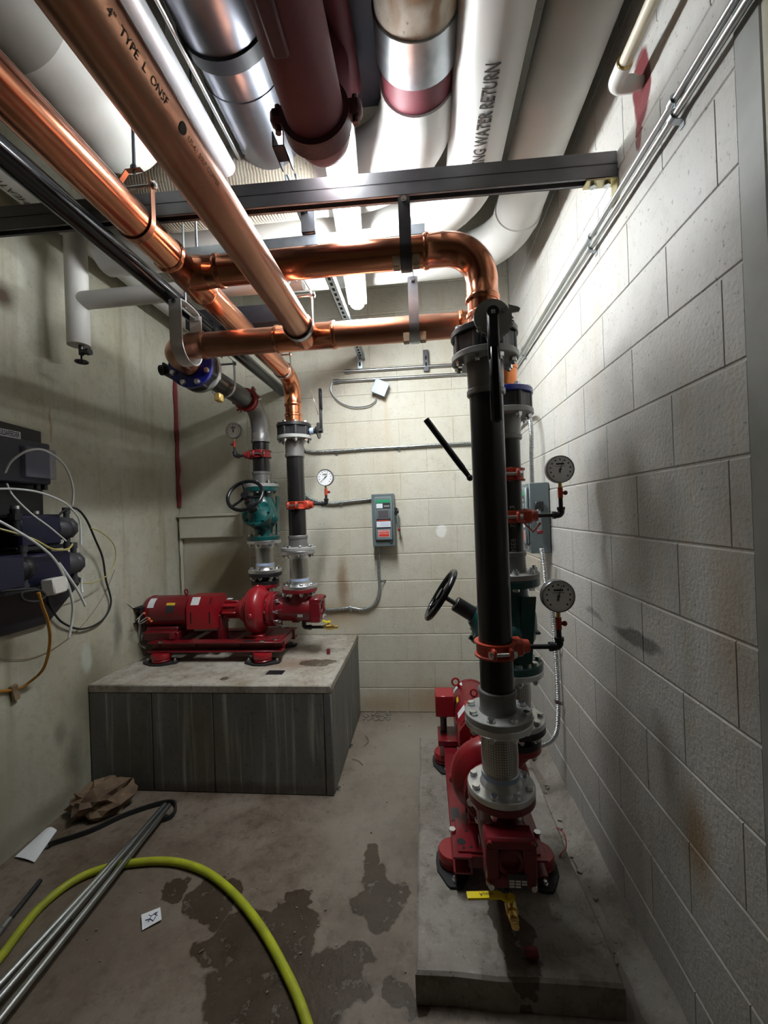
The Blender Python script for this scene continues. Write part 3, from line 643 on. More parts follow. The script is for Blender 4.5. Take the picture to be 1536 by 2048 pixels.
def flex_connector(loc, rz, label, length):
    t = thing('flexible_connector', label, 'connector', loc, rz)
    MB().lathe((0, 0, 0), (0, 0, 1), disc(0, 0.023), 48).build('flange', 'stainless', t)
    MB().lathe((0, 0, 0), (0, 0, 1), disc(length-0.023, length), 48).build('flange', 'stainless', t)
    MB().lathe((0, 0, 0), (0, 0, 1), [(0.022, 0.072), (0.030, 0.066), (0.046, 0.064), (0.066, 0.064), (0.067, 0.060)], 40).build('collar', 'stainless', t)
    MB().lathe((0, 0, 0), (0, 0, 1), [(length-0.055, 0.060), (length-0.054, 0.064), (length-0.036, 0.064), (length-0.022, 0.070)], 40).build('collar', 'stainless', t)
    MB().lathe((0, 0, 0), (0, 0, 1), [(0.049, 0.0646), (0.065, 0.0646)], 40).build('sticker_band', 'label_blue', t, 'pale blue printed sticker band')
    # woven tube with UV
    mb = MB(); nr, ns = 14, 48; v = []; f = []
    for j in range(nr+1):
        q = j/nr; z = 0.064+(length-0.064-0.052)*q; r = 0.0605+0.0022*sin(pi*q)
        for i in range(ns): a = 2*pi*i/ns; v.append((r*cos(a), r*sin(a), z))
    for j in range(nr):
        for i in range(ns): k = (i+1) % ns; f.append((j*ns+i, j*ns+k, (j+1)*ns+k, (j+1)*ns+i))
    mb.add(v, f); o = mb.build('braid', 'braid', t); me = o.data; uvl = me.uv_layers.new(name='UVMap')
    for p in me.polygons:
        js = [(vi // ns, vi % ns) for vi in p.vertices]; wrap = max(i for _, i in js)-min(i for _, i in js) > 2
        for li, (j, i) in zip(p.loop_indices, js): uvl.data[li].uv = ((i+ns if wrap and i == 0 else i)/ns, j/nr)
    return t
def lobe_body(z0, z1, R, lobes, n=96, depth=0.006):
    """lug-type valve body: scalloped disc"""
    v = []; f = []
    for z in (z0, z1):
        for i in range(n):
            a = 2*pi*i/n; r = R-depth*(0.5-0.5*cos(lobes*a+pi)); v.append((r*cos(a), r*sin(a), z))
    f = [(i, (i+1) % n, n+(i+1) % n, n+i) for i in range(n)]+[tuple(range(n))[::-1], tuple(range(n, 2*n))]
    return v, f
def butterfly_valve(loc, rot, label, ring_mat, lever, ring_label=None, neck=0.16):
    """origin at the bottom face; stem along local +x; rot is an Euler"""
    t = thing('butterfly_valve', label, 'valve', loc); t.rotation_euler = rot
    mb = MB(); v, f = lobe_body(0.002, 0.056, 0.106, 8); mb.add(v, f); mb.lathe((0, 0, 0), (0, 0, 1), [(0, 0.080), (0.058, 0.080)], 40)
    for i in range(8):
        a = pi/8+2*pi*i/8; mb.cyl((0.094*cos(a), 0.094*sin(a), 0.0), (0.094*cos(a), 0.094*sin(a), 0.058), 0.0165, n=14)
    mb.build('body', 'black_iron', t)
    MB().lathe((0, 0, 0), (0, 0, 1), disc(0.058, 0.080, 0.1143), 44).build('companion_ring', ring_mat, t, ring_label)
    bolts(t, 0.080, 0.105)
    ns = neck
    MB().cyl((0.09, 0, 0.029), (ns-0.005, 0, 0.029), 0.022, 0.017).box((ns-0.003, 0, 0.029), (0.012, 0.062, 0.05), 0.003).build('neck', 'black_iron', t)
    lever(t); return t
WR = 'on the nearest pump riser by the right wall'; WR2 = 'on the rear riser by the right wall'
WLs = 'on the right-hand riser of the left pump'; WLd = 'on the left-hand riser of the left pump'
# right suction riser: adapter, black pipe, adapter, valve
HB, HT = 0.466, 0.716          # flex connector: height of lower and upper faces above the pad (suction side)
FL = 0.463                     # top of the red pump flange
def suction_stack(S, zp, where, rz, near):
    flex_connector((S.x, S.y, zp+FL-0.022), rz, 'braided stainless flexible connector ' + where, 0.25); zf = zp+FL-0.022+0.25
    a = flange_adapter((S.x, S.y, zf), True, 'grey flange adapter above the braided connector ' + where); bolts(a, 0.023, 0.046)
    b_ = tag(MB().cyl((0, 0, 0), (0, 0, 2.025-0.095-(zf+0.085)), RP, n=40).build('black_riser_pipe', 'black_pipe'), 'vertical black steel pipe ' + where, 'pipe'); b_.location = (S.x, S.y, zf+0.085)
    flange_adapter((S.x, S.y, 2.046), False, 'grey flange adapter under the lever valve ' + where, 0.14)
    return zf
def quadrant(t, teeth=True):
    # notched plate in the plane x = 0.168 (normal along local x)
    pts = [(0.055*cos(a), 0.055*sin(a)+0.012) for a in [radians(q) for q in range(20, 250, 12)]]
    pts += [(-0.012, -0.085), (0.010, -0.085)]
    for i in range(7): a = radians(-62+i*9); r = 0.066; pts += [(r*cos(a), r*sin(a)+0.005), ((r-0.006)*cos(a+0.03), (r-0.006)*sin(a+0.03)+0.005), ((r-0.006)*cos(a+0.08), (r-0.006)*sin(a+0.08)+0.005), (r*cos(a+0.1), r*sin(a+0.1)+0.005)]
    pts += [(0.060, 0.010), (0.060, 0.020), (0.082, 0.022), (0.086, 0.030), (0.080, 0.036), (0.050, 0.046)]
    return pts
def lever_near(t):
    # plate and lever on the camera side, lever hanging straight down
    MB().prism(quadrant(t), (0.165, 0, 0.045), (0, 1, 0), (0, 0, 1), 0.006).build('notch_plate', 'grey_paint', t, 'grey notched throttling plate')
    for y, z in ((0.038, 0.072), (-0.040, 0.018)): MB().cyl((0.170, y, z), (0.178, y, z), 0.008, n=6).build('plate_bolt', 'zinc', t)
    mb = MB(); mb.box((0.186, 0, -0.01), (0.018, 0.036, 0.155), 0.006); mb.cyl((0.177, 0, 0.062), (0.195, 0, 0.062), 0.018, n=20)
    mb.build('lever_arm', 'black_iron', t); MB().box((0.197, 0, 0.06), (0.006, 0.011, 0.011), 0.001).build('stem_end', 'grey_paint', t)
    MB().box((0.188, 0, -0.155), (0.020, 0.033, 0.235), 0.008).build('lever_grip', 'black_gloss', t)
zfR = suction_stack(SR, ZPR, WR, -pi/2, True)
butterfly_valve((SR.x, SR.y, 2.047), (0, 0, -pi/2), 'black butterfly valve with lever hanging towards the camera', 'black_iron', lever_near)
zfL = suction_stack(SL, ZPL, WLs, 0, False)
def lever_up(t):
    MB().prism([(0.055*cos(radians(q)), 0.055*sin(radians(q))) for q in range(0, 360, 18)], (0.165, 0, 0.029), (0, 1, 0), (0, 0, 1), 0.006).build('notch_plate', 'steel_dark', t)
    MB().cyl((0.171, 0, 0.029), (0.195, 0, 0.029), 0.016, n=16).box((0.186, 0, 0.10), (0.016, 0.028, 0.14), 0.005).build('lever_arm', 'black_iron', t)
    MB().box((0.188, 0.0, 0.235), (0.022, 0.026, 0.15), 0.007).build('lever_grip', 'black_gloss', t)
    MB().box((0.150, -0.004, 0.215), (0.006, 0.012, 0.17), 0.002, Matrix.Rotation(radians(-14), 3, 'Y')).build('latch_bar', 'zinc', t)
    MB().cyl((0.11, 0, 0.029), (0.135, 0, 0.029), 0.0225).build('blue_tag', 'label_blue', t)
butterfly_valve((SL.x, SL.y, 2.047), (0, 0, 0), 'black butterfly valve with raised lever above the left pump', 'black_iron', lever_up)
# right discharge riser top
b_ = tag(MB().cyl((0, 0, 0), (0, 0, 1.80-(ZPR+1.215)), RP, n=40).build('black_riser_pipe', 'black_pipe'), 'black steel pipe with chalk numbers ' + WR2, 'pipe'); b_.location = (DR.x, DR.y, ZPR+1.215)
def place_vert(r, a0):
    return lambda x, y: Vector((r*sin(a0+y/r), -r*cos(a0+y/r), x))
for txt, z in (('SR.44', 0.30), ('73 8R 3', 0.12), ('35E8', 0.02)):
    me = dense(text_mesh(txt, 0.028, lambda x, y: Vector((x, y, 0)))); g = place_vert(RP+0.0007, 0.25)
    for q in me.vertices: q.co = g(q.co.x, -q.co.y) + Vector((0, 0, z))
    link('chalk_mark', me, 'grey_paint', b_)
flange_adapter((DR.x, DR.y, 1.912), False, 'grey flange adapter under the blue-ringed valve by the right wall', 0.12)
def lever_rear(t):
    # arm turned along the riser, grip pointing up and left
    MB().prism([(0.05*cos(radians(q)), 0.05*sin(radians(q))) for q in range(0, 360, 18)], (0.112, 0, 0.029), (0, 1, 0), (0, 0, 1), 0.006).build('notch_plate', 'steel_dark', t)
    k = Vector((0.150, 0.0, -0.268)); e = Vector((0.322, 0.0, -0.015))
    MB().cyl((0.10, 0, 0.029), (0.135, 0, 0.029), 0.016, n=16).box((0.125, 0, -0.12), (0.014, 0.028, 0.33), 0.005).build('lever_arm', 'black_iron', t)
    mb = MB(); mb.tube([k, k+(e-k)*0.16, k+(e-k)*0.17, e], [0.010, 0.012, 0.0135, 0.0135], 10); mb.sphere(k, 0.014)
    mb.build('lever_grip', 'black_gloss', t)
butterfly_valve((DR.x, DR.y, 1.913), (0, 0, pi), 'black butterfly valve with blue ring and slanting lever by the right wall', 'blue_flange', lever_rear, 'royal blue companion flange', 0.115)
# valve on the horizontal left spool: blue flange faces the camera
t = butterfly_valve((DL.x, DR.y+EL+0.06+0.080, Z2), (pi/2, 0, 0), 'horizontal butterfly valve with blue flange at the left elbow', 'blue_flange',
    lambda t: (MB().cyl((0.155, 0, 0.029), (0.185, 0, 0.029), 0.026, n=20).box((0.185, 0, -0.03), (0.018, 0.03, 0.12), 0.005).build('gear_box', 'black_iron', t)), 'royal blue companion flange')
t.rotation_euler = (pi/2, pi, 0)
a = flange_adapter((DL.x, DR.y+EL+0.14, Z2), True, 'grey flange behind the blue-flanged valve at the left elbow', 0.07); a.rotation_euler = (-pi/2, 0, 0)

# ================================================================== pump sets
CH0 = 0.302        # shaft height above the pad
def pump(loc, rz, label, where, variant):
    t = thing('pump', label, 'pump', loc, rz); c = CH0
    # base frame: two channels, end plates and cross members
    for s in (-1, 1):
        mb = MB(); y = s*0.135
        mb.box((-0.53, y, 0.126), (0.90, 0.07, 0.008), 0.001).box((-0.53, y, 0.070), (0.90, 0.07, 0.008), 0.001).box((-0.53, y+s*(-0.031), 0.098), (0.90, 0.008, 0.060), 0.001)
        mb.build('base_rail', 'red_pump', t)
    for x in (-0.115, -0.40, -0.70, -0.955): MB().box((x, 0, 0.105), (0.05, 0.23, 0.045), 0.002).build('cross_member', 'red_pump', t)
    MB().box((-0.185, 0, 0.133), (0.17, 0.30, 0.008), 0.001).build('deck_plate', 'red_pump', t)
    for x, y, r in ((-0.145, -0.135, 0.016), (-0.115, -0.128, 0.006), (-0.12, -0.10, 0.006), (-0.20, -0.11, 0.006), (-0.145, 0.135, 0.016)): MB().cyl((x, y, 0.1372), (x, y, 0.1376), r, n=16).build('bolt_hole', 'void_black', t)
    for i, x in enumerate((-0.205, -0.885)):
        for s in (-1, 1):
            y = s*0.165
            mb = MB().lathe((x, y, 0.010), (0, 0, 1), [(0, 0.052), (0.012, 0.058), (0.018, 0.052), (0.024, 0.058), (0.046, 0.060), (0.054, 0.056)], 28)
            k = mb.build('isolator', 'red_bright', t)
            pts = [(0.115, 0.02), (0.105, 0.03), (0.04, 0.066), (0, 0.07), (-0.04, 0.066), (-0.105, 0.03), (-0.115, 0.02), (-0.115, -0.02), (-0.105, -0.03), (-0.04, -0.066), (0, -0.07), (0.04, -0.066), (0.105, -0.03), (0.115, -0.02)]
            MB().prism(pts, (x, y, 0.0005), (1, 0, 0), (0, 1, 0), 0.010).build('isolator_plate', 'black_rubber', t)
            for q in (-0.092, 0.092): MB().cyl((x+q, y, 0.010), (x+q, y, 0.030), 0.007, n=8).cyl((x+q, y, 0.010), (x+q, y, 0.020), 0.012, n=6).build('anchor_bolt', 'zinc', t)
            MB().cyl((x, y, 0.13), (x, y, 0.141), 0.014, n=6).build('isolator_bolt', 'zinc', t)
    # volute, bracket, guard, motor
    mb = MB().lathe((-0.285, 0, c), (1, 0, 0), [(-0.085, 0.06), (-0.07, 0.105), (-0.052, 0.125), (-0.042, 0.148), (-0.02, 0.160), (0.015, 0.160), (0.036, 0.148), (0.046, 0.128), (0.060, 0.115), (0.064, 0.10)], 44)
    mb.cyl((-0.285, 0.07, c+0.03), (-0.285, 0.115, FLD-0.02), 0.060, 0.052, 28); mb.cyl((-0.285, 0.112, FLD-0.06), (-0.280, 0.115, FLD-0.01), 0.05, n=28)
    mb.lathe((-0.280, 0.115, FLD-0.024), (0, 0, 1), disc(0, 0.024, 0.095), 36)
    mb.build('volute', 'red_bright', t)
    mb = MB().lathe((-0.285, 0, c), (1, 0, 0), [(-0.058, 0.135), (-0.054, 0.14), (-0.05, 0.135)], 36); mb.box((-0.285, -0.157, c-0.01), (0.03, 0.02, 0.03), 0.006).box((-0.285, -0.02, c+0.158), (0.03, 0.03, 0.016), 0.005)
    mb.build('volute_boss', 'red_bright', t)
    MB().box((-0.285, 0, 0.170), (0.05, 0.09, 0.08), 0.004).box((-0.285, 0, 0.143), (0.11, 0.19, 0.014), 0.003).build('volute_foot', 'red_bright', t)
    mb = MB().lathe((-0.203, 0, c), (1, 0, 0), disc(0, 0.024, 0.1143), 40); mb.lathe((-0.24, 0, c), (1, 0, 0), [(0, 0.09), (0.05, 0.08)], 32); mb.build('suction_flange', 'red_bright', t)
    bolts(t, 0.0, 0.062, axis=(1, 0, 0), o=(-0.132, 0, c), ph=0)
    mb = MB().lathe((-0.53, 0, c), (1, 0, 0), [(0, 0.038), (0.005, 0.045), (0.09, 0.048), (0.12, 0.065), (0.165, 0.10), (0.175, 0.10)], 32)
    for i in range(8): a = 2*pi*i/8+0.2; mb.box((-0.475, 0.052*cos(a), c+0.052*sin(a)), (0.10, 0.010, 0.022), 0.003, Matrix.Rotation(a-pi/2, 3, 'X'))
    mb.build('bearing_frame', 'red_bright', t)
    MB().box((-0.545, 0, 0.18), (0.03, 0.10, 0.19), 0.004).build('bracket_foot', 'red_pump', t)
    g = [(-0.10, -0.105), (0.10, -0.105), (0.10, 0.045), (0.055, 0.105), (-0.055, 0.105), (-0.10, 0.045)]
    MB().prism(g, (-0.745, 0, c), (0, 1, 0), (0, 0, 1), 0.195).build('coupling_guard', 'red_bright', t)
    for x in (-0.715, -0.585):
        MB().box((x, -0.1003, c-0.03), (0.008, 0.0012, 0.075)).build('guard_slot', 'void_black', t); MB().box((x, -0.078, c+0.0755), (0.008, 0.0015, 0.045), 0, Matrix.Rotation(radians(-37), 3, 'X')).build('guard_slot', 'void_black', t)
    mb = MB().box((-0.69, -0.0776, c+0.0763), (0.055, 0.0016, 0.058), 0, Matrix.Rotation(radians(-37), 3, 'X')); mb.build('guard_sticker', 'white_paper', t)
    mb = MB().lathe((-1.085, 0, c), (1, 0, 0), [(0, 0.03), (0.004, 0.07), (0.02, 0.095), (0.045, 0.104), (0.30, 0.104), (0.325, 0.098), (0.345, 0.06), (0.35, 0.04)], 40)
    mb.build('motor', 'red_pump', t)
    MB().lathe((-1.040, 0, c), (1, 0, 0), [(0, 0.1045), (0.002, 0.106), (0.014, 0.106), (0.016, 0.1045)], 40).build('motor_band', 'red_pump', t)
    MB().box((-0.93, 0, c-0.112), (0.22, 0.17, 0.04), 0.004).box((-0.93, 0, 0.152), (0.24, 0.20, 0.05), 0.002).build('motor_foot', 'red_pump', t)
    MB().torus((-0.80, 0, c+0.125), (1, 0, 0.2), 0.017, 0.005, 20, 8).cyl((-0.80, 0, c+0.098), (-0.80, 0, c+0.110), 0.008).build('lifting_eye', 'red_pump', t)
    def on_motor(x, a, w_, h, name, m_):    # sticker wrapped on the motor barrel, a = angle from -y upward
        mb = MB(); R = 0.1048; v = []; k = 5
        for i in range(k+1):
            q = a-h/2/R+h/R*i/k
            for xx in (x-w_/2, x+w_/2): v.append((xx, -R*cos(q), c+R*sin(q)))
        mb.add(v, [(2*i, 2*i+1, 2*i+3, 2*i+2) for i in range(k)]); return mb.build(name, m_, t)
    on_motor(-1.0, 0.75, 0.045, 0.075, 'sticker', 'white_paper'); on_motor(-0.86, 0.62, 0.06, 0.018, 'sticker', 'label_yellow'); on_motor(-0.86, 0.32, 0.06, 0.055, 'nameplate', 'label_dark')
    MB().box((-0.49, 0, c+0.072), (0.035, 0.03, 0.002)).build('sticker', 'white_paper', t)
    o = MB().box((-0.30, -0.147, 0.1315), (0.075, 0.034, 0.0015)).build('base_nameplate', 'steel_dark', t)
    if variant == 'right':
        MB().torus((-0.97, -0.085, c+0.115), (1, 0, 0.1), 0.020, 0.0055, 22, 8).cyl((-0.97, -0.055, c+0.078), (-0.97, -0.072, c+0.098), 0.010, n=10).build('lifting_eye', 'red_bright', t)
        MB().box((-0.90, -0.155, c+0.03), (0.12, 0.105, 0.115), 0.004).build('terminal_box', 'red_bright', t)
        MB().cyl((-0.90, -0.165, c-0.03), (-0.90, -0.165, 0.16), 0.018).cyl((-0.90, -0.165, c-0.035), (-0.90, -0.165, c-0.055), 0.024, n=6).build('conduit_fitting', 'steel_dark', t)
        MB().box((-0.88, -0.13, 0.15), (0.16, 0.14, 0.03), 0.002).build('riser_plate', 'red_pump', t)
    else:
        mb = MB(); bx = Vector((-1.085, -0.085, c-0.005))
        mb.box(bx+Vector((0, 0.045, 0)), (0.075, 0.006, 0.10)).box(bx+Vector((-0.036, 0, 0)), (0.004, 0.09, 0.10)).box(bx+Vector((0.036, 0, 0)), (0.004, 0.09, 0.10)).box(bx+Vector((0, 0, 0.05)), (0.075, 0.09, 0.004)).box(bx+Vector((0, 0, -0.05)), (0.075, 0.09, 0.004))
        mb.build('terminal_box', 'void_black', t, 'open terminal box with loose wires')
        random.seed(11)
        for i, (m_, e) in enumerate([('wire_white', (0.10, -0.10, 0.03)), ('wire_white', (0.13, -0.10, 0.0)), ('wire_white', (0.15, -0.11, -0.012)), ('black_rubber', (-0.14, -0.07, -0.03)), ('wire_white', (-0.16, -0.06, 0.08)), ('wire_white', (-0.03, -0.10, 0.10))]):
            e = Vector(e); s_ = bx+Vector((0, 0.02, random.uniform(-.03, .03))); mid = bx+e*0.45+Vector((0, -0.05, 0.05 if i > 2 else -0.03))
            MB().tube(smooth_path([s_, mid, bx+e*0.85, bx+e]), 0.0022, 6).build('wire', m_, t)
            d = (e-e*0.85).normalized(); MB().cyl(bx+e, bx+e+d*0.028, 0.0045, 0.007, 8).build('wire_nut', 'wire_orange' if i < 3 else 'wire_red', t)
        MB().tube(smooth_path([bx+Vector((0, 0, -0.05)), bx+Vector((0, -0.005, -0.11)), bx+Vector((-0.02, 0.02, -0.2)), bx+Vector((0.02, 0.03, -0.235))]), 0.011, 10).build('motor_whip', 'emt', t)
        MB().box((-0.93, -0.06, 0.18), (0.22, 0.12, 0.012), 0.002).box((-0.84, -0.06, 0.158), (0.03, 0.13, 0.04), 0.002).build('riser_plate', 'red_pump', t)
    return t
FLD = 0.455
pump((SL.x, SL.y, ZPL), 0, 'red base-mounted pump on the tall concrete plinth', 'left', 'left')
pump((SR.x, SR.y, ZPR), -pi/2, 'red base-mounted pump on the low pad by the right wall', 'right', 'right')
def suction_diffuser(loc, rz, label, variant):
    t = thing('suction_diffuser', label, 'fitting', loc, rz); c = CH0
    mb = MB().lathe((-0.177, 0, c), (1, 0, 0), disc(0, 0.024, 0.1143), 40)
    mb.lathe((-0.16, 0, c), (1, 0, 0), [(0, 0.075), (0.03, 0.076), (0.05, 0.080), (0.23, 0.082), (0.25, 0.076)], 32)
    mb.lathe((0, 0, c+0.03), (0, 0, 1), [(0, 0.075), (0.04, 0.072), (FL-c-0.075, 0.066), (FL-c-0.052, 0.068)], 32)
    mb.lathe((0, 0, FL-0.046), (0, 0, 1), disc(0, 0.024, 0.1143), 44)
    mb.box((0.0, 0, c), (0.16, 0.140, 0.15), 0.03); mb.box((-0.03, -0.0, c-0.080), (0.05, 0.05, 0.02), 0.004).box((0.05, 0, c-0.080), (0.04, 0.04, 0.02), 0.004)
    mb.build('body', 'red_pump', t)
    mb = MB(); x = 0.115; q = 0.079
    for y, z, sy, sz in ((0, 1, 2*q, 0.040), (0, -1, 2*q, 0.040)): mb.box((x, 0, c+z*(q-0.020)), (0.07, sy, sz), 0.008)
    for s in (-1, 1): mb.box((x, s*(q-0.021), c), (0.07, 0.042, 2*q-0.06), 0.004)
    mb.box((x+0.004, 0, c), (0.02, 2*q-0.05, 2*q-0.05)); mb.build('cover_frame', 'red_pump', t)
    mb = MB().torus((x+0.020, 0, c), (1, 0, 0), 0.038, 0.010, 28, 8); mb.build('cover_ring', 'red_pump', t)
    for y, z in ((-0.065, -0.065), (0.065, -0.065), (-0.065, 0.065), (0.065, 0.065)):
        MB().cyl((x+0.033, y, c+z), (x+0.045, y, c+z), 0.010, n=6).build('cover_bolt', 'red_pump' if z > 0 else 'zinc', t)
    bolts(t, 0, 0.048, o=(0, 0, FL+0.0005), ph=pi/8)
    o = MB().box((0.02, -0.0825, c-0.030), (0.035, 0.002, 0.018)).build('side_label', 'grey_paint', t)
    o = MB().box((0.1505, 0.018, c-0.052), (0.0012, 0.06, 0.048)).build('nameplate', 'label_dark', t)
    mb = MB()
    for j in range(3):
        for i in range(3 if j else 3):
            if j == 2 and i == 2: continue
            mb.box((0.1513, -0.001+i*0.019, c-0.050-j*0.0085), (0.0006, 0.016, 0.006))
    mb.build('nameplate_print', 'white_paper', o)['kind'] = 'stuff'
    dz_ = c-0.127 if variant == 'left' else c-0.165
    mb = MB().cyl((0.02, 0, c-0.07), (0.02, 0, dz_+0.03), 0.014, n=14).tube(fillet([(0.02, 0, dz_+0.034), (0.02, 0, dz_), (0.06, 0, dz_)], 0.016), 0.0145, 14)
    if variant == 'left':
        mb.cyl((0.05, 0, dz_), (0.155, 0, dz_), 0.0105, n=12); mb.cyl((0.053, 0, dz_), (0.070, 0, dz_), 0.017, n=14); mb.build('drain_pipe', 'black_iron', t)
    else:
        mb.cyl((0.05, 0, dz_), (0.085, 0, dz_), 0.0105, n=12); mb.build('drain_pipe', 'black_iron', t)
    return t
suction_diffuser((SL.x, SL.y, ZPL), 0, 'dark red suction strainer body on the left pump', 'left')
suction_diffuser((SR.x, SR.y, ZPR), -pi/2, 'dark red suction strainer body facing the camera', 'right')
def drain_valve(loc, rz, label, handle_dir, hl):
    t = thing('drain_valve', label, 'valve', loc, rz)
    MB().cyl((0, 0, 0), (0.02, 0, 0), 0.0155, n=8).cyl((0.018, 0, 0), (0.05, 0, 0), 0.019, n=16).cyl((0.05, 0, 0), (0.072, 0, 0), 0.0155, n=8).cyl((0.034, 0, 0.01), (0.034, 0, 0.032), 0.008).build('body', 'brass', t)
    MB().cyl((0.07, 0, 0), (0.095, 0, 0), 0.010, n=12).torus((0.082, 0, 0), (1, 0, 0), 0.0105, 0.002).torus((0.092, 0, 0), (1, 0, 0), 0.0105, 0.002).build('hose_end', 'brass', t)
    d = Vector(handle_dir).normalized(); p0 = Vector((0.034, 0, 0.034)); sd = Vector((0, 0, 1)).cross(d)
    mb = MB().strip([p0, p0+d*0.02, p0+d*0.035+Vector((0, 0, 0.010)), p0+d*hl+Vector((0, 0, 0.012))], sd, 0.024, 0.007)
    mb.cyl(p0+Vector((0, 0, -0.003)), p0+Vector((0, 0, 0.006)), 0.012, n=10); h = mb.build('handle', 'yellow', t, 'bright yellow lever handle')
    if hl > 0.1:
        u = -d if d.x > 0 else d; q0 = p0+d*0.10+Vector((0, 0, 0.0162))
        side = Vector((0, 0, 1)).cross(-d)
        me = text_mesh('Apollo', 0.017, lambda x, y: q0+(-d)*x*1.0+side*(y-0.005) if False else q0+(d*-1)*(0)+Vector((0, 0, 0))+(-d)*(-0.0)+( -d)*0+(d)*0+(-d)*x+(-side)*(y-0.005)); link('handle_print', me, 'ink', h)
    return t
drain_valve((SL.x+0.155, SL.y, ZPL+CH0-0.127), 0, 'brass drain valve with yellow handle on the plinth', (-1, -0.2, 0), 0.075)
drain_valve((SR.x, SR.y-0.085, ZPR+CH0-0.165), -pi/2, 'brass drain valve with yellow lever in front of the pad strainer', (0.1, -1, 0), 0.14)
# discharge stack: black spool, flex connector, triple duty valve, adapter
def discharge_stack(D, zp, rz, where):
    z = zp+FLD
    t = thing('flanged_spool', 'short black flanged spool on the pump outlet ' + where, 'spool', (D.x, D.y, z), rz)
    MB().lathe((0, 0, 0), (0, 0, 1), disc(0, 0.024, 0.095), 40).lathe((0, 0, 0), (0, 0, 1), [(0.022, 0.075), (0.035, 0.058), (0.06, 0.062)], 32).build('body', 'black_iron', t)
    MB().lathe((0, 0, 0), (0, 0, 1), disc(0.055, 0.080, 0.1143), 44).build('flange', 'black_iron', t)
    bolts(t, 0.024, 0.05, Rb=0.076, n=4, ph=pi/4, flip=False)
    z += 0.080
    f_ = flex_connector((D.x, D.y, z), rz, 'braided stainless flexible connector ' + where, 0.225); bolts(f_, 0.023, 0.046, ph=0)
    z += 0.225
    t = thing('balancing_valve', 'dark green balancing valve with black handwheel ' + where, 'valve', (D.x, D.y, z), rz); Hv = 0.368
    MB().lathe((0, 0, 0), (0, 0, 1), disc(0, 0.030, 0.1143, 0.004), 44).build('flange', 'green_valve', t)
    MB().lathe((0, 0, 0), (0, 0, 1), disc(Hv-0.030, Hv, 0.1143, 0.004), 44).build('flange', 'green_valve', t)
    bolts(t, 0.030, 0.055, ph=0); bolts(t, Hv-0.030, 0.055, ph=0, flip=True)
    th = radians(33); d = Vector((0, -cos(th), sin(th))); o = Vector((0, 0, 0.115))
    mb = MB().lathe((0, 0, 0), (0, 0, 1), [(0.024, 0.066), (0.05, 0.060), (0.085, 0.066), (0.12, 0.088), (0.17, 0.098), (0.22, 0.095), (0.26, 0.080), (0.30, 0.066), (Hv-0.024, 0.064)], 36)
    mb.lathe(o+Vector((0, 0, 0.02)), d, [(0.0, 0.07), (0.03, 0.092), (0.09, 0.096), (0.115, 0.092), (0.117, 0.09)], 32)
    mb.box((0, 0.03, 0.15), (0.10, 0.14, 0.012), 0.004)
    mb.sphere((0.07, -0.02, 0.15), 0.05, 14); mb.build('body', 'green_valve', t, sharp=50)
    mb = MB().prism([(-0.02, -0.13), (0.03, -0.13), (0.055, 0.13), (0.0, 0.13)], (0.085, 0.02, 0.175), (0, 1, 0), (0, 0, 1), 0.012); mb.build('web_plate', 'green_valve', t)
    mb = MB().lathe(o, d, disc(0.122, 0.142, 0.100, 0.004), 36); mb.lathe(o, d, [(0.14, 0.085), (0.155, 0.066), (0.172, 0.050), (0.19, 0.040)], 32); mb.build('bonnet', 'green_valve', t)
    for i in range(8):
        a = 2*pi*i/8; u, w_, _ = frame(d); q = o+(u*cos(a)+w_*sin(a))*0.088+d*0.142; MB().cyl(q, q+d*0.012, 0.010, n=6).build('bonnet_bolt', 'green_valve', t)
    MB().cyl(o+d*0.185, o+d*0.275, 0.032, n=24, bev=0.003).build('stem_sleeve', 'black_iron', t)
    MB().cyl(o+d*0.27, o+d*0.345, 0.010, n=14).build('stem', 'steel_dark', t)
    wc = o+d*0.335; u, w_, _ = frame(d); hw = thing_part('handwheel', t)
    mb = MB().torus(wc+d*0.008, d, 0.112, 0.0115, 40, 10); mb.cyl(wc-d*0.012, wc+d*0.018, 0.026, n=20)
    for i in range(3):
        a = 2*pi*i/3+pi/2+0.35; e = wc+(u*cos(a)+w_*sin(a))*0.108+d*0.008
        mb.tube([wc, wc+(e-wc)*0.5-d*0.006, e], [0.011, 0.008, 0.009], 8)
    mb.build('handwheel', 'black_gloss', t)
    bolts_z = z+Hv
    a = flange_adapter((D.x, D.y, bolts_z), True, 'grey flange adapter above the green valve ' + where, 0.11); bolts(a, 0.023, 0.03, ph=0)
    return bolts_z+0.11
def thing_part(name, parent): return parent
zdl = discharge_stack(DL, ZPL, 0, 'of the left pump')
zdr = discharge_stack(DR, ZPR, -pi/2, 'of the right-hand pump')

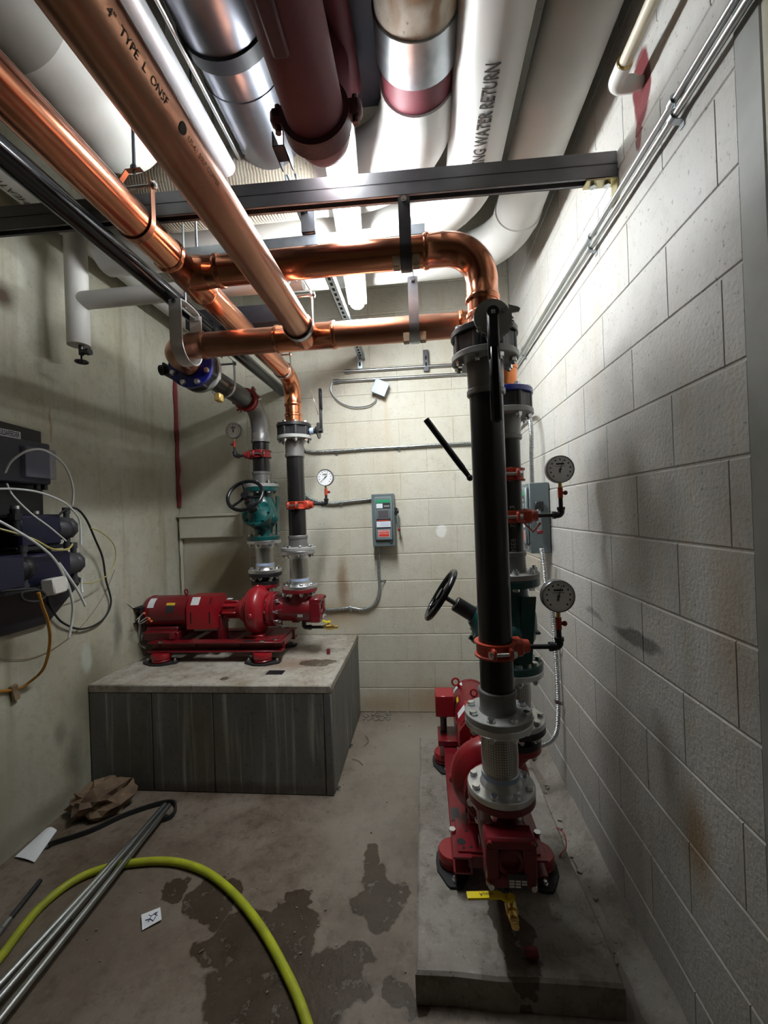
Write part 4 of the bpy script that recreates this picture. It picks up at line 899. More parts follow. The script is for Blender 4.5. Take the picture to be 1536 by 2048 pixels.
# ------------------------------------------------------------------ red clamps and gauges
def clamp(loc, rot, label, material, outlet=True, boss=None):
    t = thing('pipe_clamp', label, 'clamp', loc); t.rotation_euler = rot; R = RP
    ring = []
    mb = MB(); n_ = 48; prof = [(R+0.0005, -0.025), (R+0.015, -0.025), (R+0.015, -0.019), (R+0.009, -0.016), (R+0.009, 0.016), (R+0.015, 0.019), (R+0.015, 0.025), (R+0.0005, 0.025)]; k = len(prof); v = []
    for i in range(n_):
        a = 2*pi*i/n_; v += [(r*cos(a), r*sin(a), z) for r, z in prof]
    mb.add(v, [(i*k+j, ((i+1) % n_)*k+j, ((i+1) % n_)*k+(j+1) % k, i*k+(j+1) % k) for i in range(n_) for j in range(k)]); mb.build('ring', material, t)
    for s in (-1, 1):
        for q in (-0.028, 0.028): MB().box((q, s*(R+0.014), 0), (0.014, 0.034, 0.040), 0.005).build('lug', material, t)
        MB().cyl((-0.045, s*(R+0.020), 0), (0.045, s*(R+0.020), 0), 0.007, n=10).cyl((-0.046, s*(R+0.020), 0), (-0.034, s*(R+0.020), 0), 0.012, n=6).cyl((0.034, s*(R+0.020), 0), (0.046, s*(R+0.020), 0), 0.012, n=6).build('bolt', 'zinc', t)
    if outlet:
        MB().box((R+0.016, 0, 0), (0.05, 0.060, 0.060), 0.012).cyl((R+0.03, 0, 0), (R+0.058, 0, 0), 0.026, 0.022, 18).build('outlet_boss', material, t)
    return t
def gauge(base, direction, reach, rise, label, needle=40, face=0.0, cock_side=1):
    """nipple leaves base along direction, elbow, riser with red cock, dial facing the camera"""
    t = thing('pressure_gauge', label, 'gauge', base); d = Vector(direction).normalized(); e = d*reach
    MB().tube(fillet([(0, 0, 0), e*0.6, e], 0.01), 0.0085, 12).build('nipple', 'black_iron', t)
    MB().tube(fillet([e-d*0.02, e+d*0.012, e+d*0.012+Vector((0, 0, 0.03))], 0.014), 0.0135, 14).cyl(e-d*0.022, e-d*0.010, 0.016, n=14).cyl(e+d*0.012+Vector((0, 0, 0.020)), e+d*0.012+Vector((0, 0, 0.032)), 0.016, n=14).build('elbow', 'black_iron', t)
    p = e+d*0.012; rd = 0.056; zg = rise
    MB().cyl(p+Vector((0, 0, 0.03)), p+Vector((0, 0, zg-rd-0.058)), 0.0085, n=12).build('riser_nipple', 'black_iron', t)
    MB().cyl(p+Vector((0, 0, zg-rd-0.060)), p+Vector((0, 0, zg-rd-0.018)), 0.0105, n=8).build('gauge_cock', 'red_clamp', t)
    sx = Vector((cos(face), sin(face), 0))*cock_side; MB().cyl(p+Vector((0, 0, zg-rd-0.040)), p+sx*0.018+Vector((0, 0, zg-rd-0.040)), 0.006, n=10).sphere(p+sx*0.020+Vector((0, 0, zg-rd-0.040)), 0.0095).build('cock_knob', 'red_clamp_dark', t)
    MB().cyl(p+Vector((0, 0, zg-rd-0.02)), p+Vector((0, 0, zg-rd+0.006)), 0.0075, n=8).build('socket', 'brass', t)
    R = Matrix.Rotation(face, 3, 'Z'); c = p+Vector((0, 0, zg)); nrm = R @ Vector((0, -1, 0)); ux = R @ Vector((1, 0, 0))
    MB().lathe(c-nrm*0.018, nrm, [(0, rd*0.9), (0.004, rd), (0.030, rd), (0.033, rd*0.97), (0.033, rd*0.93), (0.029, rd*0.92)], 40).build('case', 'gauge_case', t)
    MB().lathe(c, nrm, [(0.010, rd*0.93), (0.0122, rd*0.93)], 40).build('dial', 'gauge_face', t)
    o0 = c+nrm*0.0126; mb = MB()
    for i in range(11):
        a = radians(225-27*i); q = o0+ux*cos(a)*rd*0.70+Vector((0, 0, sin(a)*rd*0.70)); sz = rd*0.10
        mb.prism([(-sz/2, -sz/2), (sz/2, -sz/2), (sz/2, sz/2), (-sz/2, sz/2)], q, ux, (0, 0, 1), 0.0002)
    for i in range(51):
        a = radians(225-5.4*i); u_ = ux*cos(a)+Vector((0, 0, sin(a))); s_ = Vector((0, 0, 1))*cos(a)-ux*sin(a); q = o0+u_*rd*0.82
        mb.prism([(0, -0.0003), (rd*0.07, -0.0003), (rd*0.07, 0.0003), (0, 0.0003)], q, u_, s_, 0.0002)
    mb.prism([(-rd*0.28, 0), (rd*0.28, 0), (rd*0.28, rd*0.12), (-rd*0.28, rd*0.12)], o0+Vector((0, 0, rd*0.32)), ux, (0, 0, 1), 0.0002)
    mb.prism([(-rd*0.36, 0), (rd*0.36, 0), (rd*0.36, rd*0.03), (-rd*0.36, rd*0.03)], o0+Vector((0, 0, rd*0.2)), ux, (0, 0, 1), 0.0002)
    mb.build('dial_print', 'ink', t)['kind'] = 'stuff'
    a = radians(needle); u_ = ux*cos(a)+Vector((0, 0, sin(a))); s_ = Vector((0, 0, 1))*cos(a)-ux*sin(a)
    MB().prism([(-rd*0.30, -rd*0.07), (-rd*0.24, 0), (-rd*0.30, rd*0.07), (-rd*0.05, rd*0.03), (rd*0.70, 0.0005), (rd*0.70, -0.0005), (-rd*0.05, -rd*0.03)], o0+nrm*0.003, u_, s_, 0.0008).cyl(o0, o0+nrm*0.005, 0.004, n=12).build('needle', 'ink', t)
    return t
clamp((SR.x, SR.y, 1.030), (0, 0, radians(8)), 'red outlet clamp low on the nearest black riser', 'red_clamp')
gauge((SR.x+0.105, SR.y+0.006, 1.030), (1, 0.02, 0), 0.10, 0.175, 'pressure gauge beside the lowest clamp of the nearest riser', 76)
clamp((DR.x, DR.y, 1.648), (0, 0, 0), 'red clamp without outlet on the rear right riser', 'red_clamp', False)
a = clamp((DR.x, DR.y, 1.478), (0, 0, radians(-4)), 'red outlet clamp with swing handle on the rear right riser', 'red_clamp')
MB().strip([(0.055, -0.045, -0.028), (0.085, -0.05, -0.062), (0.115, -0.05, -0.028)], (0, 1, 0), 0.022, 0.006).build('swing_handle', 'red_clamp', a)
gauge((DR.x+0.112, DR.y-0.004, 1.478), (1, 0, 0), 0.085, 0.185, 'upper pressure gauge in front of the right wall disconnect box', 74)
clamp((SL.x, SL.y, 1.585), (0, 0, radians(-6)), 'red outlet clamp on the right-hand black riser of the left pump', 'red_clamp')
gauge((SL.x+0.105, SL.y, 1.590), (1, 0, 0), 0.085, 0.172, 'pressure gauge in front of the back wall right of the left pump', 222)
clamp((DL.x, DL.y, 1.955), (0, 0, radians(184)), 'dark red outlet clamp above the left handwheel', 'red_clamp_dark')
gauge((DL.x-0.105, DL.y-0.006, 1.952), (-1, -0.04, 0), 0.07, 0.180, 'pressure gauge highest on the left beside the grey elbow', 92, 0, -1)
a = clamp((DL.x, DL.y-0.215, Z2), (pi/2, radians(60), 0), 'dark red coupling joining black pipe to the grey elbow', 'red_clamp_dark', False)

# ================================================================== hangers and steel
def bar_c(mb, a, b_, w_, h, t_=0.0026, open_dir=(0, 0, -1), lips=True):
    """slotted-strut section from a to b_, open side along open_dir"""
    a = Vector(a); b_ = Vector(b_); d = (b_-a).normalized(); n_ = Vector(open_dir).normalized(); s = d.cross(n_); Lh = (b_-a).length; mid = (a+b_)/2
    R = Matrix((s, d, n_)).transposed()
    mb.box(mid-n_*(h/2-t_/2), (w_, Lh, t_), 0, R)
    for k in (-1, 1):
        mb.box(mid+s*k*(w_/2-t_/2), (t_, Lh, h), 0, R)
        if lips: mb.box(mid+s*k*(w_/2-0.005)+n_*(h/2-t_/2), (0.0095, Lh, t_), 0, R)
    return mb
YBM = 1.47
t = thing('strut_beam', 'dark steel double strut beam spanning the room below the pipes', 'beam', (XR-0.004, YBM, 2.60))
xl_ = XL-XR+0.004; t.rotation_euler = (0, 0, radians(1.75))
mb = MB(); bar_c(mb, (0, 0, 0.0205), (xl_, 0, 0.0205), 0.0413, 0.0413); mb.build('lower_channel', 'steel_hot', t)
mb = MB(); bar_c(mb, (0, 0, 0.0628), (xl_, 0, 0.0628), 0.0413, 0.0413, 0.0026, (0, 0, 1)); mb.build('upper_channel', 'steel_hot', t)
b_ = thing('angle_bracket', 'yellow zinc angle bracket fixing the beam to the right wall', 'bracket', (XR, YBM, 2.60))
MB().box((-0.052, 0, -0.004), (0.10, 0.041, 0.006), 0.001).box((-0.004, 0, -0.055), (0.006, 0.041, 0.10), 0.001).build('plate', 'yellow_zinc', b_)
for q in (-0.03, -0.075): MB().cyl((q, 0, -0.007), (q, 0, -0.016), 0.012, n=6).build('bolt', 'zinc', b_)
MB().cyl((-0.007, 0, -0.075), (-0.018, 0, -0.075), 0.012, n=6).build('bolt', 'zinc', b_)
# galvanised trapeze strut over the upper header
t = thing('trapeze_strut', 'bright galvanised strut lying behind the upper copper header', 'strut', (0.043, 1.61, 2.585))
mb = MB(); bar_c(mb, (0, 0, 0), (-1.02, 0, 0), 0.0413, 0.0413, 0.0026, (0, 0, 1)); mb.build('channel', 'galv', t)
for x in (-0.30, -0.92): MB().cyl((x, 0, 0.0), (x, 0, ZC-2.585), 0.005, n=8).build('threaded_rod', 'galv', t)
# slotted strut running back over the beam
t = thing('slotted_strut', 'slotted galvanised channel running back towards the back wall', 'strut', (-0.425, YBM-0.03, 2.7045))
mb = MB(); bar_c(mb, (0, 0, 0), (0, YB-YBM-0.0+0.028, 0), 0.0413, 0.0413, 0.0026, (0, 0, 1)); mb.build('channel', 'galv', t)
sm = MB().box((0, 0, 0), (0.014, 0.028, 0.0006)).mesh('slot')
for i in range(32): link('slot', sm, 'void_black', t).location = (0, 0.035+i*0.0508, -0.0212)
t.location.z = 2.705
b2 = thing('strut_bracket', 'dark bent strut clip standing on the trapeze strut', 'bracket', (-0.405, 1.605, 2.606))
MB().box((0, 0, 0.031), (0.055, 0.045, 0.06), 0.003).box((0, -0.025, 0.05), (0.055, 0.004, 0.09), 0.001).build('clip', 'steel_dark', b2)
t = thing('strut_stub', 'short dark channel end with oval hole above the beam', 'strut', (-0.425, 1.36, 2.735))
MB().box((-0.018, 0, 0), (0.004, 0.10, 0.05)).box((0.018, 0, 0), (0.004, 0.10, 0.05)).box((0, -0.02, -0.023), (0.04, 0.06, 0.004)).build('channel', 'steel_dark', t)
def clevis(center, axis, r, label, top, wd=0.036, material='galv', pads=False, arch=0.03, rod_top=None, thick=0.004, mouth=None):
    """strap hanger: U bar under the pipe, legs up to a crossing bolt, yoke on a rod"""
    c = Vector(center); ax = Vector(axis).normalized(); side = ax.cross(Vector((0, 0, 1))).normalized(); R = r+thick*0.7+(0.004 if pads else 0.0015)+(mouth or 0)
    t = thing('pipe_hanger', label, 'hanger', c); up = Vector((0, 0, 1))
    path = [side*R+up*(top)]+[side*R*cos(a)+up*R*sin(a) for a in [-pi*i/16 for i in range(17)]]+[-side*R+up*top]
    MB().strip(path, ax, wd, thick).build('strap', material, t)
    MB().cyl(side*(R+0.014)+up*(top-0.012), -side*(R+0.014)+up*(top-0.012), 0.0055, n=10).cyl(side*(R+0.004)+up*(top-0.012), side*(R+0.012)+up*(top-0.012), 0.011, n=6).build('cross_bolt', 'zinc', t)
    ya = [side*(R*0.92)+up*(top-0.022), side*(R*0.92)+up*(top+0.004), side*R*0.42+up*(top+arch), -side*R*0.42+up*(top+arch), -side*(R*0.92)+up*(top+0.004), -side*(R*0.92)+up*(top-0.022)]
    MB().strip(ya, ax, wd*0.8, thick).build('yoke', material, t)
    if rod_top: MB().cyl(up*(top+arch-0.012), up*(rod_top-c.z), 0.005, n=8).cyl(up*(top+arch+0.002), up*(top+arch+0.012), 0.011, n=6).build('rod', 'galv', t)
    if pads:
        for k in (-1, 1):
            MB().box(ax*k*(wd/2+0.014)+side*(r*0.55)-up*(r*0.96), (0.026, 0.030, 0.040), 0.003).build('pad_block', 'pad_wood', t)
    return t
clevis((PX(812, 500, Y=SR.y).x, SR.y, Z1), (1, 0, 0), RC, 'dark flat strap hanger on the upper header under the beam', 0.155, 0.040, 'steel_dark', True, 0.006, 2.60)
clevis((PX(829, 660, Y=DR.y).x, DR.y, Z2), (1, 0, 0), RC, 'galvanised strap hanger on the lower header right of centre', 0.185, 0.040, 'galv', True, 0.006, 2.75)
clevis((DL.x+0.105, DR.y, Z2), (1, 0, 0), RC, 'wide pale strap hanger at the left end of the lower header', 0.17, 0.055, 'insul_small', False, 0.012, 3.0, 0.006, 0.022)
clevis((XA, DR.y-0.115, Z2), (0, 1, 0), RC+0.004, 'wire-thin hanger looped round the broad copper main at its tee', 0.13, 0.022, 'galv', False, 0.06, 2.58, 0.0035)
clevis((XB, SL.y-0.20, Z1), (0, 1, 0), RC, 'thin ring hanger on the left copper main near its last elbow', 0.10, 0.020, 'zinc', False, 0.05, 3.0, 0.003)
clevis((DL.x, 2.30, Z2), (0, 1, 0), RP+0.012, 'galvanised loop hanger on the short black pipe', 0.13, 0.020, 'galv', False, 0.04, ZC, 0.0035)
clevis((XB, 1.20, Z1), (0, 1, 0), RC, 'copper-toned hanger ring on the left copper main before its tee', 0.12, 0.020, 'copper_dull', False, 0.04, ZC, 0.0035)
o = tag(MB().box((0, 0, 0), (0.035, 0.045, 0.045), 0.006).build('brass_tag', 'bronze_tag'), 'small brass block hanging under the black pipe valve', 'tag'); o.location = (DL.x+0.03, 2.19, Z2-0.105)

# ================================================================== insulated pipes at the ceiling
def lagged(name, label, path, r, material, R=0.2, cat='pipe', collars=(), n=36, extra=None):
    P = [Vector(q) for q in path]; t = thing(name, label, cat, P[0])
    loc = [q-P[0] for q in P]
    MB().tube(fillet(loc, R, 14), r, n).build('lagging', material, t)
    for c, d, w_, dr, m_ in collars:
        c = Vector(c)-P[0]; d = Vector(d).normalized(); MB().lathe(c-d*w_/2, d, [(0, r), (0.003, r+dr), (w_-0.003, r+dr), (w_, r)], n).build('collar', m_, t)
    return t
# P5, P4: along the right wall, turning left near the back wall
X5, Z5, r5 = 0.512, 2.965, 0.108
lagged('insulated_pipe', 'rightmost white insulated ceiling pipe close to the right wall', [(X5, YN, Z5), (X5, 2.42, Z5), (-0.9, 2.42, Z5)], r5, 'insul_white', 0.30,
       collars=[((X5, 0.55, Z5), (0, 1, 0), 1.15, 0.010, 'insul_white'), ((X5, 2.10, Z5), (0, 1, 0), 0.05, 0.006, 'insul_white')])
X4, Z4, r4 = 0.252, 2.915, 0.1085
t4 = lagged('insulated_pipe', 'white insulated ceiling pipe stencilled heating water return', [(X4, YN, Z4), (X4, 2.02, Z4), (-1.6, 2.02, Z4)], r4, 'insul_pvc', 0.30,
       collars=[((X4, 0.10, Z4), (0, 1, 0), 1.9, 0.008, 'insul_white')])
yN = PX(985, 126, Z=Z4-r4).y; STW = 0.445
letter_y('HEATING WATER RETURN', 0.064, 0, 0, r4+0.0022, 0.17, yN+STW-YN, -1, t4, 'ink', 'stencil', 1.0, True, STW)
# P3: flanged pipe with stained lagging, metal band and red ring, then a fat white elbow
X3, Z3, r3 = 0.032, 2.952, 0.121
def yat(py, z): return PX(830, py, Z=z).y
t = thing('insulated_pipe', 'rust-stained lagged pipe with metal band and white elbow', 'pipe', (X3, 0, Z3))
ya, yb, yc, yd = yat(98, Z3-r3), yat(180, Z3-r3), yat(205, Z3-r3), yat(232, Z3-r3)
MB().cyl((0, YN, 0), (0, ya, 0), r3, n=40).build('stained_lagging', 'stained_lag', t, 'cream lagging with rust stains')
MB().lathe((0, ya-0.02, 0), (0, 1, 0), [(0, r3), (0.002, r3+0.006), (yb-ya+0.018, r3+0.006), (yb-ya+0.02, r3)], 40).build('metal_band', 'galv', t)
MB().cyl((0, yb-0.02, 0), (0, yd+0.03, 0), r3*0.96, n=40).build('bare_pipe', 'maroon', t)
MB().tube(fillet([(0, yd, 0), (0, 1.76, 0.01), (-0.42, 1.76, 0.01)], 0.30, 18), [r3+0.004+0.015*min(1, i/4) for i in range(21)], 40).build('elbow', 'insul_pvc', t, 'smooth white elbow cover')
MB().tube(fillet([(-0.40, 1.76, 0.01), (-1.30, 1.76, 0.01), (-1.30, 1.76, 0.9)], 0.20, 12), 0.138, 44).build('cross_lagging', 'canvas', t, 'rippled cream canvas wrap')
# P2: maroon grooved pipe with coupling and elbow up
X2, Z2m, r2 = -0.268, 2.662, 0.0842
t = thing('maroon_pipe', 'maroon painted pipe with bolted coupling ending above the beam', 'pipe', (X2, 0, Z2m))
ye = 1.285
MB().cyl((0, YN, 0), (0, ye-0.10, 0), r2, n=36).build('pipe', 'maroon', t)
MB().tube(fillet([(0, ye-0.10, 0), (0, ye+0.01, 0), (0, ye+0.01, 0.6)], 0.11, 14), r2, 36).build('elbow', 'maroon', t)
mb = MB().lathe((0, ye-0.13, 0), (0, 1, 0), [(0, r2), (0.002, r2+0.016), (0.055, r2+0.016), (0.057, r2)], 36)
for s in (-1, 1): mb.box((s*(r2+0.025), ye-0.10, 0.012), (0.05, 0.045, 0.045), 0.01).cyl((s*(r2+0.03), ye-0.10, -0.03), (s*(r2+0.03), ye-0.10, 0.05), 0.009, n=8)
mb.build('coupling', 'maroon_iron', t)
mb = MB().lathe((0, 0.66, 0), (0, 1, 0), [(0, r2), (0.004, r2+0.018), (0.06, r2+0.018), (0.064, r2)], 36).lathe((-0.02, 0.76, -r2+0.01), (0, 0, -1), [(0, 0.045), (0.03, 0.04), (0.035, 0.02)], 20)
mb.box((-0.02, 0.86, -r2-0.0), (0.04, 0.16, 0.02), 0.006); mb.build('fitting', 'maroon_iron', t)
t = thing('maroon_pipe', 'narrower maroon pipe high behind the thick maroon one', 'pipe', (-0.195, 0, 2.98)); MB().cyl((0, YN, 0), (0, 1.42, 0), 0.036, n=28).build('pipe', 'maroon', t)
t = thing('sheet_metal_duct', 'dark sheet metal duct between maroon and rust-stained pipes', 'duct', (-0.165, 0, 3.23)); MB().box((0, (YN+1.58)/2, 0), (0.15, 1.58-YN, 0.34), 0.004).build('duct', 'dark_duct', t)
# P1: metal jacketed pipe with a black strap
X1, Z1j, r1 = -0.555, 3.06, 0.145
t = thing('jacketed_pipe', 'shiny metal-jacketed pipe with black strap beside the maroon pipe', 'pipe', (X1, 0, Z1j))
MB().cyl((0, YN, 0), (0, 1.50, 0), r1, n=44).build('jacket', 'jacket', t)
ys = yat(75, Z1j-r1); MB().lathe((0, ys-0.02, 0), (0, 1, 0), [(0, r1), (0.002, r1+0.008), (0.045, r1+0.008), (0.047, r1)], 44).build('strap', 'strap_black', t)
MB().lathe((0, ys+0.12, 0), (0, 1, 0), [(0, r1), (0.002, r1+0.003), (0.36, r1+0.003), (0.362, r1)], 44).build('jacket_lap', 'jacket', t)
# P0: pale brushed pipe beside the copper main, and thin conduits
t = thing('pale_pipe', 'slim pale brushed pipe beside the broad copper main', 'pipe', (-0.742, 0, 2.93)); MB().cyl((0, YN, 0), (0, 1.62, 0), 0.036, n=28).build('pipe', 'brushed_white', t)
for i, (x, z, lab) in enumerate(((-0.688, 2.965, 'thin steel conduit nearest the pale brushed pipe'), (-0.668, 3.02, 'thin steel conduit beside the metal-jacketed pipe'))):
    t = thing('steel_conduit', lab, 'conduit', (x, 0, z), group='overhead conduits'); MB().cyl((0, YN, 0), (0, 1.75, 0), 0.0088, n=10).build('conduit', 'emt', t)
# upper left: grey-white pipe with elbow going up
t = thing('insulated_pipe', 'grey-white insulated pipe elbow seen between the copper mains', 'pipe', (-1.03, 0, 2.86))
MB().cyl((0, YN, 0), (0, 1.02, 0), 0.140, n=40).build('lagging', 'insul_grey', t)
MB().tube(fillet([(0, 0.99, 0), (0, 1.44, 0), (0, 1.44, 0.95)], 0.2, 14), 0.134, 40).build('elbow', 'insul_white', t)
t = thing('maroon_valve', 'small maroon valve at the upper left corner', 'valve', (-1.05, 0.42, 2.62)); MB().lathe((0, 0, 0), (0, 1, 0), [(0, 0.02), (0.02, 0.05), (0.08, 0.06), (0.12, 0.04), (0.16, 0.03)], 20).cyl((0, 0.08, 0), (0, 0.08, 0.4), 0.02).build('body', 'maroon_iron', t)
# D: pipe along the left wall with faded lettering
t = thing('insulated_pipe', 'long cream insulated pipe along the top of the left wall', 'pipe', (-1.755, 0, 3.085)); MB().cyl((0, YN, 0), (0, YB-0.01, 0), 0.094, n=32).build('lagging', 'insul_white', t)
letter_y('HEATING', 0.05, 0, 0, 0.0962, 0.15, 1.75, -1, t, 'ink', 'stencil')
# V and H: white vertical pipe with drain valve, horizontal branch
V = PX(155, 610, X=-1.75); zb_ = PX(155, 690, X=-1.75).z; zh = V.z+0.02
t = thing('white_drop_pipe', 'white insulated drop pipe with black drain valve on the left wall', 'pipe', (V.x, V.y, zb_))
MB().cyl((0, 0, 0), (0, 0, 3.0-zb_), 0.052, n=32).build('lagging', 'insul_small', t)
MB().tube([(0.02, 0, zh-zb_), (1.20, 0, zh-zb_)], 0.044, 28).build('branch', 'insul_small', t)
mb = MB().cyl((0.012, 0, 0), (0.012, 0, -0.05), 0.012).cyl((0.012, 0, -0.035), (0.06, 0, -0.035), 0.014).cyl((0.045, 0, -0.035), (0.062, 0, -0.035), 0.019, n=8).cyl((0.012, 0, -0.05), (0.012, 0, -0.095), 0.005); mb.build('drain_cock', 'steel_dark', t)
MB().torus((0.012, 0, -0.085), (0, 0, 1), 0.026, 0.006, 20, 8).box((0.012, 0, -0.085), (0.05, 0.008, 0.006)).box((0.012, 0, -0.085), (0.008, 0.05, 0.006)).build('drain_handwheel', 'black_iron', t)
# small red pipe stub with white wrapped fitting above the trapeze strut
t = thing('red_branch_pipe', 'small red branch pipe glimpsed above the trapeze strut', 'pipe', (-0.98, 1.98, 2.72)); MB().cyl((0, 0, 0), (0, 0, 0.35), 0.035, n=20).build('pipe', 'maroon', t)
t = thing('wrapped_fitting', 'white wrapped pipe fitting glimpsed above the trapeze strut', 'fitting', (-0.885, 1.98, 2.76)); MB().sphere((0, 0, 0), 0.05, 12, (1, 1, 1.4)).cyl((0, 0, 0.04), (0, 0, 0.3), 0.03).build('wrap', 'insul_white', t)
t = thing('black_duct', 'dark sheet duct behind the upper copper tee', 'duct', (-1.0, 2.25, 2.62)); MB().box((0, 0, 0), (0.55, 0.12, 0.10), 0.003).build('duct', 'dark_duct', t)

# ------------------------------------------------------------------ right wall conduits and PVC
for i, (z, dx, lab) in enumerate(((2.520, 0, 'upper of two steel conduits along the right wall'), (2.482, 0, 'lower of two steel conduits along the right wall'))):
    t = thing('steel_conduit', lab, 'conduit', (XR-0.020, 0.94, z), group='right wall conduits'); MB().tube([(0, -0.8, 0), (0, YB-0.94-0.01, 0)], 0.0090, 14).build('conduit', 'emt', t)
for y, zz in ((1.115, 2.50), (1.64, 2.50), (2.72, 2.50)):
    t = thing('conduit_strap', 'strap over the two wall conduits, %s' % {1.115: 'nearest the camera', 1.64: 'just past the beam', 2.72: 'near the corner'}[y], 'strap', (XR, y, 2.501), group='conduit straps')
    path = []
    for z in (0.047, 0.035): path.append((-0.002, 0, z))
    for zc in (0.019, -0.019):
        path += [(-0.02-0.0125*sin(a), 0, zc+0.0125*cos(a)) for a in [pi*i/8 for i in range(9)]]
    path += [(-0.002, 0, -0.035), (-0.002, 0, -0.050)]
    MB().strip(path, (0, 1, 0), 0.018, 0.0022).build('band', 'galv', t); MB().cyl((-0.002, 0, 0.043), (-0.010, 0, 0.043), 0.006, n=6).build('screw', 'zinc', t)
v = PX(1250, 150, X=0.60)
t = thing('pvc_pipe', 'cream plastic pipe with white elbow entering the right wall', 'pipe', (0.605, 1.27, 2.745))
MB().tube([(0, -1.6, 0.0), (0, -0.02, 0)], 0.0165, 16).build('pipe', 'pvc_cream', t)
MB().tube(fillet([(0, -0.045, 0), (0, 0.02, 0), (0.055, 0.02, 0)], 0.022), 0.0225, 18).build('elbow', 'pvc_white', t); MB().cyl((0.04, 0.02, 0), (0.078, 0.02, 0), 0.0165, n=16).build('wall_stub', 'pvc_white', t)
MB().torus((0, -0.045, 0), (0, 1, 0), 0.0175, 0.004, 20, 6).build('collar_ring', 'brass', t)

# ------------------------------------------------------------------ back wall electrics
def emt_run(lab, pts, r=0.0115, m_='emt'):
    P = [Vector(q) for q in pts]; t = thing('steel_conduit', lab, 'conduit', P[0], group='back wall conduits'); MB().tube(fillet([q-P[0] for q in P], 0.05), r, 14).build('conduit', m_, t); MB().cyl((-0.012, 0, 0), (0.035, 0, 0), r+0.005, n=14).build('end_fitting', 'galv', t); return t
yw = YB-0.016
a = PX(692, 743, Y=yw); emt_run('upper of two short conduits on the back wall', [a, (XR-0.02, yw, a.z-0.01)])
a = PX(670, 763, Y=yw); b_ = PX(900, 745, Y=yw); emt_run('lower of two short conduits on the back wall', [a, (XR-0.02, yw, a.z-0.012)])
for px_, py_, lab in ((720, 722, 'left'), (852, 722, 'right')):
    q = PX(px_, py_, Y=YB-0.012); t = thing('strut_bracket', 'small slotted strut bracket above the back wall conduits, %s one' % lab, 'bracket', q)
    MB().box((0, -0.004, 0), (0.04, 0.022, 0.16 if lab == 'right' else 0.13), 0.002).build('channel', 'galv' if lab == 'left' else 'steel_dark', t); MB().box((0, -0.016, -0.03), (0.014, 0.001, 0.028)).build('slot', 'void_black', t); MB().box((0, -0.016, 0.02), (0.014, 0.001, 0.028)).build('slot', 'void_black', t)
q = PX(761, 777, Y=YB-0.035); t = thing('junction_box', 'tilted grey metal junction box high on the back wall', 'box', q); t.rotation_euler = (0, radians(24), 0)
MB().box((0, 0.004, 0), (0.105, 0.055, 0.10), 0.003).build('box', 'junction_grey', t); MB().box((0, -0.027, 0), (0.112, 0.005, 0.107), 0.002).build('cover', 'junction_grey', t)
for s in (-1, 1): MB().cyl((s*0.045, -0.029, s*0.04), (s*0.045, -0.032, s*0.04), 0.005, n=8).build('screw', 'zinc', t)
pts = [PX(x, y, Y=YB-0.02) for x, y in ((664, 765), (662, 782), (678, 803), (705, 814), (735, 812), (750, 803), (752, 795))]
tag(MB().tube(smooth_path(pts), 0.005, 8).build('grey_cable', 'galv'), 'thin grey cable looping to the tilted junction box', 'cable')
def flex_conduit(name, lab, pts, r=0.0125, m_='emt', step=0.003):
    P = resample(smooth_path(pts, 24), step); o = P[0].copy(); rr = [r*(0.74 if i % 3 == 0 else 1.0) for i in range(len(P))]
    t = thing(name, lab, 'conduit', o); MB().tube([q-o for q in P], rr, 12).build('ribbed_tube', m_, t, sharp=25); return t
def saddle(q, axis, nrm, parent=None, lab=''):
    q = Vector(q); t = thing('cable_strap', lab, 'strap', q, group='flexible conduit straps'); ax = Vector(axis).normalized(); n_ = Vector(nrm).normalized(); s = ax.cross(n_)
    R_ = 0.0145; path = [s*(R_+0.018)-n_*R_]+[s*R_*cos(a)+n_*R_*sin(a) for a in [pi*i/10 for i in range(11)]]
    MB().strip(path, ax, 0.016, 0.002).build('band', 'galv', t); MB().cyl(s*(R_+0.012)-n_*R_, s*(R_+0.012)-n_*(R_-0.006), 0.005, n=6).build('screw', 'zinc', t)
yf = YB-0.018
fc1 = [PX(x, y, Y=yf) for x, y in ((604, 896), (622, 903), (672, 902), (740, 897), (805, 894), (870, 890), (950, 886))]; fc1 += [Vector((0.50, yf, fc1[-1].z+0.005)), Vector((0.60, yf-0.03, fc1[-1].z+0.02)), Vector((XR-0.03, 2.95, 2.07)), Vector((XR-0.05, 2.62, 2.09)), Vector((XR-0.065, 2.46, 2.06)), Vector((XR-0.07, 2.40, 1.93)), Vector((XR-0.072, 2.41, 1.80)), Vector((XR-0.072, 2.415, 1.64))]
flex_conduit('flexible_conduit', 'long ribbed conduit across the back wall to the right wall box', fc1)
for (x, y), lab in (((673, 902), 'strap on the long ribbed conduit, left one'), ((798, 894), 'strap on the long ribbed conduit, right one')): saddle(PX(x, y, Y=yf), (1, 0, -0.02), (0, -1, 0), None, lab)
flex_conduit('flexible_conduit', 'short ribbed conduit entering the left side of the back wall box', [PX(x, y, Y=yf) for x, y in ((608, 988), (625, 1000), (660, 1007), (700, 1003), (746, 998))])
saddle(PX(682, 1005, Y=yf), (1, 0, 0), (0, -1, 0), None, 'strap on the short ribbed conduit beside the back wall box')
flex_conduit('flexible_conduit', 'ribbed conduit dropping from the back wall box and bending to the pump', [PX(x, y, Y=yf) for x, y in ((757, 1086), (757, 1110), (758, 1150), (759, 1180), (750, 1206), (728, 1219), (700, 1216), (665, 1219), (630, 1220), (600, 1222))])
saddle(PX(763, 1162, Y=yf), (0, 0, 1), (0, -1, 0), None, 'strap on the ribbed conduit drop below the back wall box'); saddle(PX(701, 1215, Y=yf), (1, 0, 0), (0, -1, 0), None, 'strap on the ribbed conduit near the plinth')
